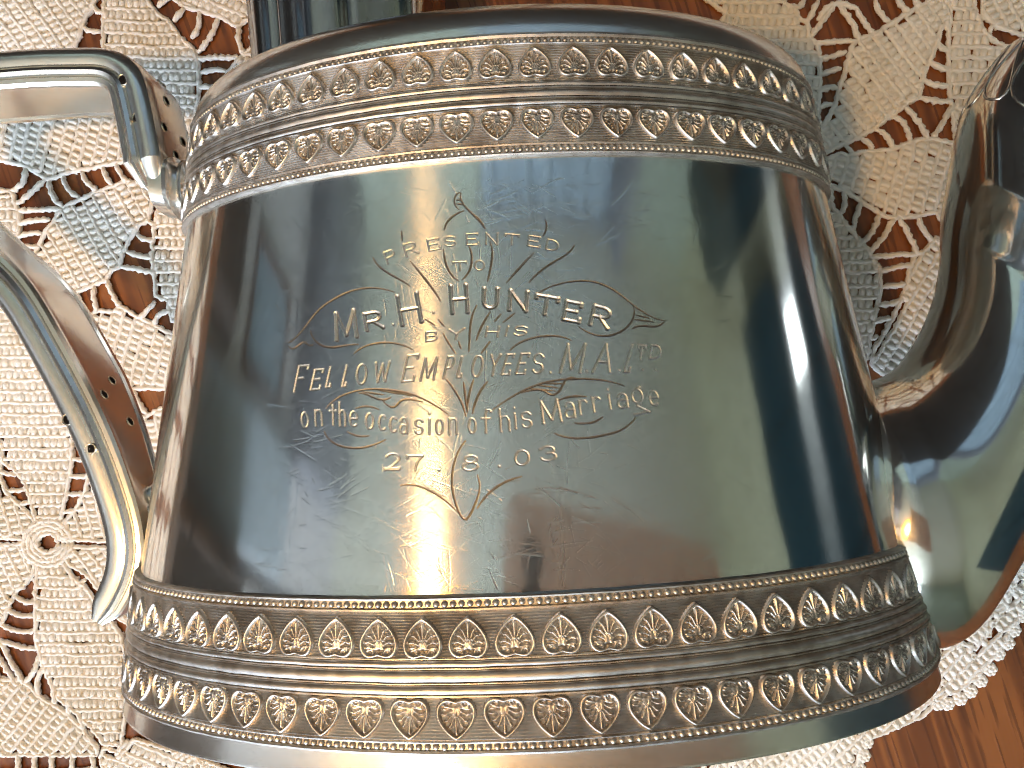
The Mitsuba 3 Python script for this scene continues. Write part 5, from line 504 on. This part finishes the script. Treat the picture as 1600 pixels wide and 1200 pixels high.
for i, zz, sd in ((12, .55, 1), (18, .1, 1), (8, .2, 1), (22, -.45, 1), (12, -.35, 1), (131, .45, 1), (136, -.1, 1), (128, -.2, 1), (18, .55, -1), (133, .6, -1)):
    key = 'teapot__handle__pin_%03d' % q; q += 1
    sgn = 1 if sd > 0 else -1
    # the side that looks to the pot
    side = nn[i] if nn[i][0] > 0 else -nn[i]
    side = side * sgn
    disc((*(hp[i] + side * .435), zz), (*side, .001), .095, key)
# upper socket with collars, lower mount with small leaves
def tube_x(key, prof, yc0, yc1, n=40, m='m_handle'):
    a = np.arange(n) * 2 * np.pi / n; V = np.concatenate([np.stack([np.full(n, x), (yc0 + (yc1 - yc0) * (x - prof[0][0]) / (prof[-1][0] - prof[0][0])) + ry * np.sign(np.cos(a)) * np.abs(np.cos(a)) ** .7, rz * np.sign(np.sin(a)) * np.abs(np.sin(a)) ** .7], -1) for x, ry, rz in prof])
    f = grid_faces(len(prof), n, True); tm = trimesh.Trimesh(V, f, process=False); put(key, PW(V), f if tm.volume > 0 else f[:, ::-1], m, smooth=40)
tube_x('teapot__handle__socket', [(-7.95, .62, .80), (-7.62, .60, .80), (-7.58, .70, .9), (-7.48, .72, .92), (-7.42, .62, .82), (-7.30, .58, .78), (-7.24, .68, .88), (-7.14, .70, .9), (-7.08, .62, .84), (-6.6, .72, .95)], 11.25, 10.95)
mount = Bag()
for k, (x, y, z, r) in enumerate([(-8.36, 3.75, .35, .16), (-8.30, 3.42, .42, .15), (-8.46, 3.2, .5, .17), (-8.38, 2.9, .5, .16), (-8.30, 2.62, .45, .15), (-8.52, 2.98, .2, .18), (-8.34, 2.3, .42, .16), (-8.48, 2.12, .3, .14), (-8.36, 1.95, .4, .13), (-8.42, 2.6, .1, .26), (-8.4, 3.3, .05, .28), (-8.34, 4.1, .1, .2)]):
    s = trimesh.creation.icosphere(subdivisions=3, radius=r); v = s.vertices * [1, 1.3, 1] + .05 * r * rng.standard_normal(s.vertices.shape) * 0 + [x, y, z]; mount.add(v, s.faces)
put('teapot__handle__leaf_mount', PW(np.vstack(mount.v)), np.vstack(mount.f), 'm_handle', smooth=True)

# spout
si, so = spline(SPOUT_INNER, 90), spline(SPOUT_OUTER, 90)
def spout():
    n = len(si); m = 72; a = np.arange(m) * 2 * np.pi / m; s = np.linspace(0, 1, n)
    C_ = (si + so) / 2; E = (so - si) / 2; R = np.linalg.norm(E, axis=1)
    D = R * np.interp(s, [0, .1, .3, .6, 1], [.98, .98, 1.0, 1.0, .92])
    D = np.minimum(D, np.interp(s, [0, .1, .3, .5, 1], [2.75, 2.7, 2.2, 1.7, 3]))
    cs, sn = np.cos(a), np.sin(a); pw = 1.0
    cu = np.sign(cs) * np.abs(cs) ** pw; sv = np.sign(sn) * np.abs(sn) ** pw
    V = np.concatenate([C_[:, None] + E[:, None] * cu[None, :, None], (D[:, None] * sv)[..., None]], -1)
    # the hollow mouth
    c0 = np.array([*C_[-1], 0])
    tdir = np.array([*(C_[-1] - C_[-4]), 0]); tdir /= np.linalg.norm(tdir)
    ring = V[-1]
    extra = [c0 + (ring - c0) * .97 + tdir * .05, c0 + (ring - c0) * .86 + tdir * .02, c0 + (ring - c0) * .80 - tdir * .35, c0 + (ring - c0) * .7 - tdir * 1.6, c0 + (ring - c0) * .01 - tdir * 1.7]
    V = np.concatenate([V, np.array(extra)], 0); V2 = V.reshape(-1, 3); f = grid_faces(len(V), m, True)
    if trimesh.Trimesh(V2 - [*C_[0], 0], f, process=False).volume < 0: f = f[:, ::-1]
    put('teapot__spout', PW(V2), f, 'm_spout', smooth=40)
    # leaf tongues embossed below the mouth
    petals = Bag()
    for j in range(12):
        a0 = j * math.pi / 6
        loop = []
        for q in np.linspace(0, 1, 15):
            ang = a0 + .25 * math.sin(math.pi * q * 2 - math.pi) * (1 if 0 < q < 1 else 1)
            ss = n - 1 - 15 * math.sin(math.pi * q) - 1
            i0 = int(ss); fr = ss - i0; row = V[i0] * (1 - fr) + V[min(i0 + 1, n - 1)] * fr
            kk = (ang / (2 * np.pi) * m) % m; b = int(kk) % m; g = kk - int(kk); loop.append(row[b] * (1 - g) + row[(b + 1) % m] * g)
        v, ff = sweep(np.array(loop), .035, 8); petals.add(v, ff)
    put('teapot__spout__leaf_tongues', PW(np.vstack(petals.v)), np.vstack(petals.f), 'm_handle', smooth=True)
    return V
spV = spout(); tag('teapot__spout', 'curved silver spout with leaf tongues at its mouth')

# ------------------------------------------------------------------ the crochet cloth
ROW, STITCH = .345, .205
def capsule_batch(A, B, r, bag, sides=6, arch=0.0):
    """short plump posts from A to B (n x 3, cm)"""
    A, B = np.asarray(A, float), np.asarray(B, float); n = len(A)
    if not n: return
    d = B - A; L = np.linalg.norm(d, axis=1, keepdims=True); t = d / (L + 1e-9)
    u = np.cross(t, [0, 0, 1.]); u /= np.linalg.norm(u, axis=1, keepdims=True) + 1e-9; w = np.cross(u, t)
    st = np.array([0, .12, .5, .88, 1.0]); rk = np.array([.62, .92, 1.0, .92, .62]); a = np.arange(sides) * 2 * np.pi / sides
    r = np.broadcast_to(r, n)
    P = A[:, None] + d[:, None] * st[None, :, None] + arch * np.sin(np.pi * st)[None, :, None] * w[:, None]
    V = P[:, :, None] + (r[:, None] * rk[None])[:, :, None, None] * (np.cos(a)[None, None, :, None] * u[:, None, None] + np.sin(a)[None, None, :, None] * w[:, None, None])
    f = grid_faces(5, sides, True); m = 5 * sides
    bag.add(V.reshape(-1, 3), (f[None] + (np.arange(n) * m)[:, None, None]).reshape(-1, 3))
def lines_in(poly, a, b):
    g = poly.intersection(LineString([a, b]))
    return [np.array(x.coords) for x in getattr(g, 'geoms', [g]) if x.geom_type == 'LineString' and x.length > .12]
def bumpy(path, r, bag, step=.1, z=None, sides=6):
    p = np.asarray(path, float); L = np.r_[0, np.cumsum(np.linalg.norm(np.diff(p, axis=0), axis=1))]
    m = max(3, int(L[-1] / step)); q = np.linspace(0, L[-1], m); P = np.stack([np.interp(q, L, p[:, k]) for k in range(3)], -1)
    P[:, 2] += .010 * rng.standard_normal(m); P[:, :2] += .012 * rng.standard_normal((m, 2))
    R = r * (1 + .16 * np.cos(np.arange(m) * np.pi)) * (1 + .08 * rng.standard_normal(m)); R[0] *= .6; R[-1] *= .6
    bag.add(*sweep(P, R, sides))
def crochet(key, pts, d, bsdf='m_yarn', holes=()):
    poly = Polygon(pts).buffer(0)
    for h in holes: poly = poly.difference(Point(h).buffer(.085))
    inner = poly.buffer(-.06); bag = Bag(); d = np.array(d, float); d /= np.linalg.norm(d); e = np.array([-d[1], d[0]])
    P = np.array(pts); c0 = P.mean(0); lo, hi = ((P - c0) @ e).min(), ((P - c0) @ e).max(); ext = np.abs((P - c0) @ d).max() + 1
    offs = np.arange(lo + rng.random() * ROW * .4, hi + ROW, ROW)
    for o in offs:
        w = .02 * rng.standard_normal()
        for seg in lines_in(inner, c0 + e * (o + w) - d * ext, c0 + e * (o + w) + d * ext):
            m = max(2, int(np.linalg.norm(seg[-1] - seg[0]) / .2)); t = np.linspace(0, 1, m)[:, None]
            p = seg[0] * (1 - t) + seg[-1] * t; p = p + e * (.018 * np.sin(t * m * .7 + o))
            bumpy(np.column_stack([p, np.full(m, .112)]), .074, bag, step=.1)
        s = np.arange(-ext, ext, STITCH) + rng.random() * STITCH; s = s + .016 * rng.standard_normal(len(s))
        A = c0 + e * (o + .03) + d * s[:, None]; B = c0 + e * (o + ROW - .03) + d * (s[:, None] + .05 + .02 * rng.standard_normal((len(s), 1)))
        ok = shapely.contains_xy(inner, (A[:, 0] + B[:, 0]) / 2, (A[:, 1] + B[:, 1]) / 2)
        fatt = np.where(rng.random(len(s)) < .12, .078, .096) * (1 + .07 * rng.standard_normal(len(s)))
        ok &= shapely.contains_xy(poly, A[:, 0], A[:, 1]) | shapely.contains_xy(poly, B[:, 0], B[:, 1])
        capsule_batch(np.column_stack([A, np.full(len(s), .085)])[ok], np.column_stack([B, np.full(len(s), .085)])[ok], fatt[ok], bag, arch=.03)
        # the second, lower strand of each stitch closes the gaps from behind
        A2 = A + d * STITCH * .5; B2 = B + d * STITCH * .35
        capsule_batch(np.column_stack([A2, np.full(len(s), .035)])[ok], np.column_stack([B2, np.full(len(s), .035)])[ok], .082, bag)
    for g in getattr(poly, 'geoms', [poly]):
        for rg in (g.exterior, *g.interiors):
            p = np.array(rg.buffer(0).coords if False else rg.coords); bumpy(np.column_stack([p, np.full(len(p), .10)]), .078, bag)
    bag.put(key, bsdf)
def nm(base, k): return base if k == 0 else '%s_%03d' % (base, k)
tag('crochet_cloth', 'cream crocheted cloth of pinwheel blocks with scalloped edge on the wooden table', 'tablecloth')
nb = 0
for pts, d in BLOCKS:
    crochet(nm('crochet_cloth__block', nb), pts, d, holes=EDGE_HOLES if nb >= len(BLOCKS) - 2 else ()); nb += 1
for k, pts in enumerate(CHAINS):
    bag = Bag(); p = np.array(pts); z = .10 + .03 * np.sin(np.pi * np.linspace(0, 1, len(p)))
    bumpy(np.column_stack([p, z]), .083, bag, step=.085, sides=8); bag.put(nm('crochet_cloth__chain', k), 'm_yarn')
# scallops along the rim
for k, (x, y) in enumerate(SCALLOPS):
    bag = Bag()
    for q in range(7):
        a = q / 7 * 2 * np.pi; s = trimesh.creation.icosphere(subdivisions=1, radius=.085 + .012 * rng.random()); bag.add(s.vertices + [x + .13 * math.cos(a), y + .13 * math.sin(a), .1], s.faces)
    s = trimesh.creation.icosphere(subdivisions=1, radius=.11); bag.add(s.vertices + [x, y, .1], s.faces)
    bag.put(nm('crochet_cloth__scallop', k), 'm_yarn')
# the cloth goes on under the pot and beyond the picture in plainer blocks
known = shapely.union_all([Polygon(p).buffer(0) for p, _ in BLOCKS])
seen = Polygon([(-17.2, -5.6), (-15.0, 18.6), (15.2, 16.6), (14.9, 3.2), (7, -5.9), (4, -8)])
cloth_all = Polygon([(-40, -14), (-38, 34), (30, 34), (30, 20), (22, 10), (14.6, 1.6), (10.6, -3.2), (8, -6.2), (6.5, -14)])
under = Polygon([(-6.2, 0), (-5.2, 12.5), (-2, 13.2), (5.5, 12.5), (7.2, 0.5), (5.5, -1.5), (-5, -1.5)])
def slab(key, pg):
    bag = Bag()
    for g in getattr(pg, 'geoms', [pg]):
        if g.geom_type != 'Polygon' or g.area < .8: continue
        m = trimesh.creation.extrude_polygon(g.buffer(-.12, quad_segs=2).simplify(.02) if g.buffer(-.12).geom_type == 'Polygon' else g, .11, engine='earcut'); bag.add(m.vertices + [0, 0, .01], m.faces)
    bag.put(key, 'm_yarn', smooth=30)
slab(nm('crochet_cloth__block', nb), under.difference(known.buffer(.1))); nb += 1
rest = cloth_all.difference(seen)
for gx_ in np.arange(-42, 34, 4.4):
    for gy_ in np.arange(-16, 36, 4.0):
        ang = .5 * ((int(gx_) + int(gy_)) % 3 - 1); cell = shapely.affinity.rotate(shapely.box(gx_, gy_, gx_ + 4.0, gy_ + 3.2), math.degrees(ang) * .5)
        g = cell.intersection(rest)
        if g.area > 1.5 and g.geom_type == 'Polygon': slab(nm('crochet_cloth__block', nb), g); nb += 1

# ------------------------------------------------------------------ the second silver vessel behind the rim
def jug():
    n = 192; a = np.arange(n) * 2 * np.pi / n; prof = [(13.6, .90), (13.75, .97), (14.0, 1.0), (19, 1.04), (24, 1.0), (24.6, .93), (24.9, .8), (24.9, .01)]
    prof = [(13.6, .01), (13.6, .85)] + prof
    sect = 1 + .035 * np.cos(7 * a + 1.2) - .05 * np.exp(-((a - 2.15) / .03) ** 2) - .05 * np.exp(-((a - 1.35) / .05) ** 2)
    V = np.concatenate([np.stack([-3.72 + 2.36 * k * sect * np.cos(a), np.full(n, y), 2.95 + 2.5 * k * sect * np.sin(a)], -1) for y, k in prof])
    f = grid_faces(len(prof), n, True); tm = trimesh.Trimesh(V, f, process=False)
    put('silver_jug__body', V * CM, f if tm.volume > 0 else f[:, ::-1], 'm_jug', smooth=35)
    for q, y in enumerate((24.4,)):
        V = np.concatenate([np.stack([-3.72 + (2.42 + r) * np.cos(a), np.full(n, y + dy), 2.95 + (2.56 + r) * np.sin(a)], -1) for r, dy in ((.0, -.1), (.12, -.06), (.12, .06), (.0, .1))])
        put('silver_jug__rim', V * CM, grid_faces(4, n, True), 'm_handle', smooth=40)
jug(); tag('silver_jug', 'fluted silver jug lying on the cloth behind the rim of the teapot', 'jug')
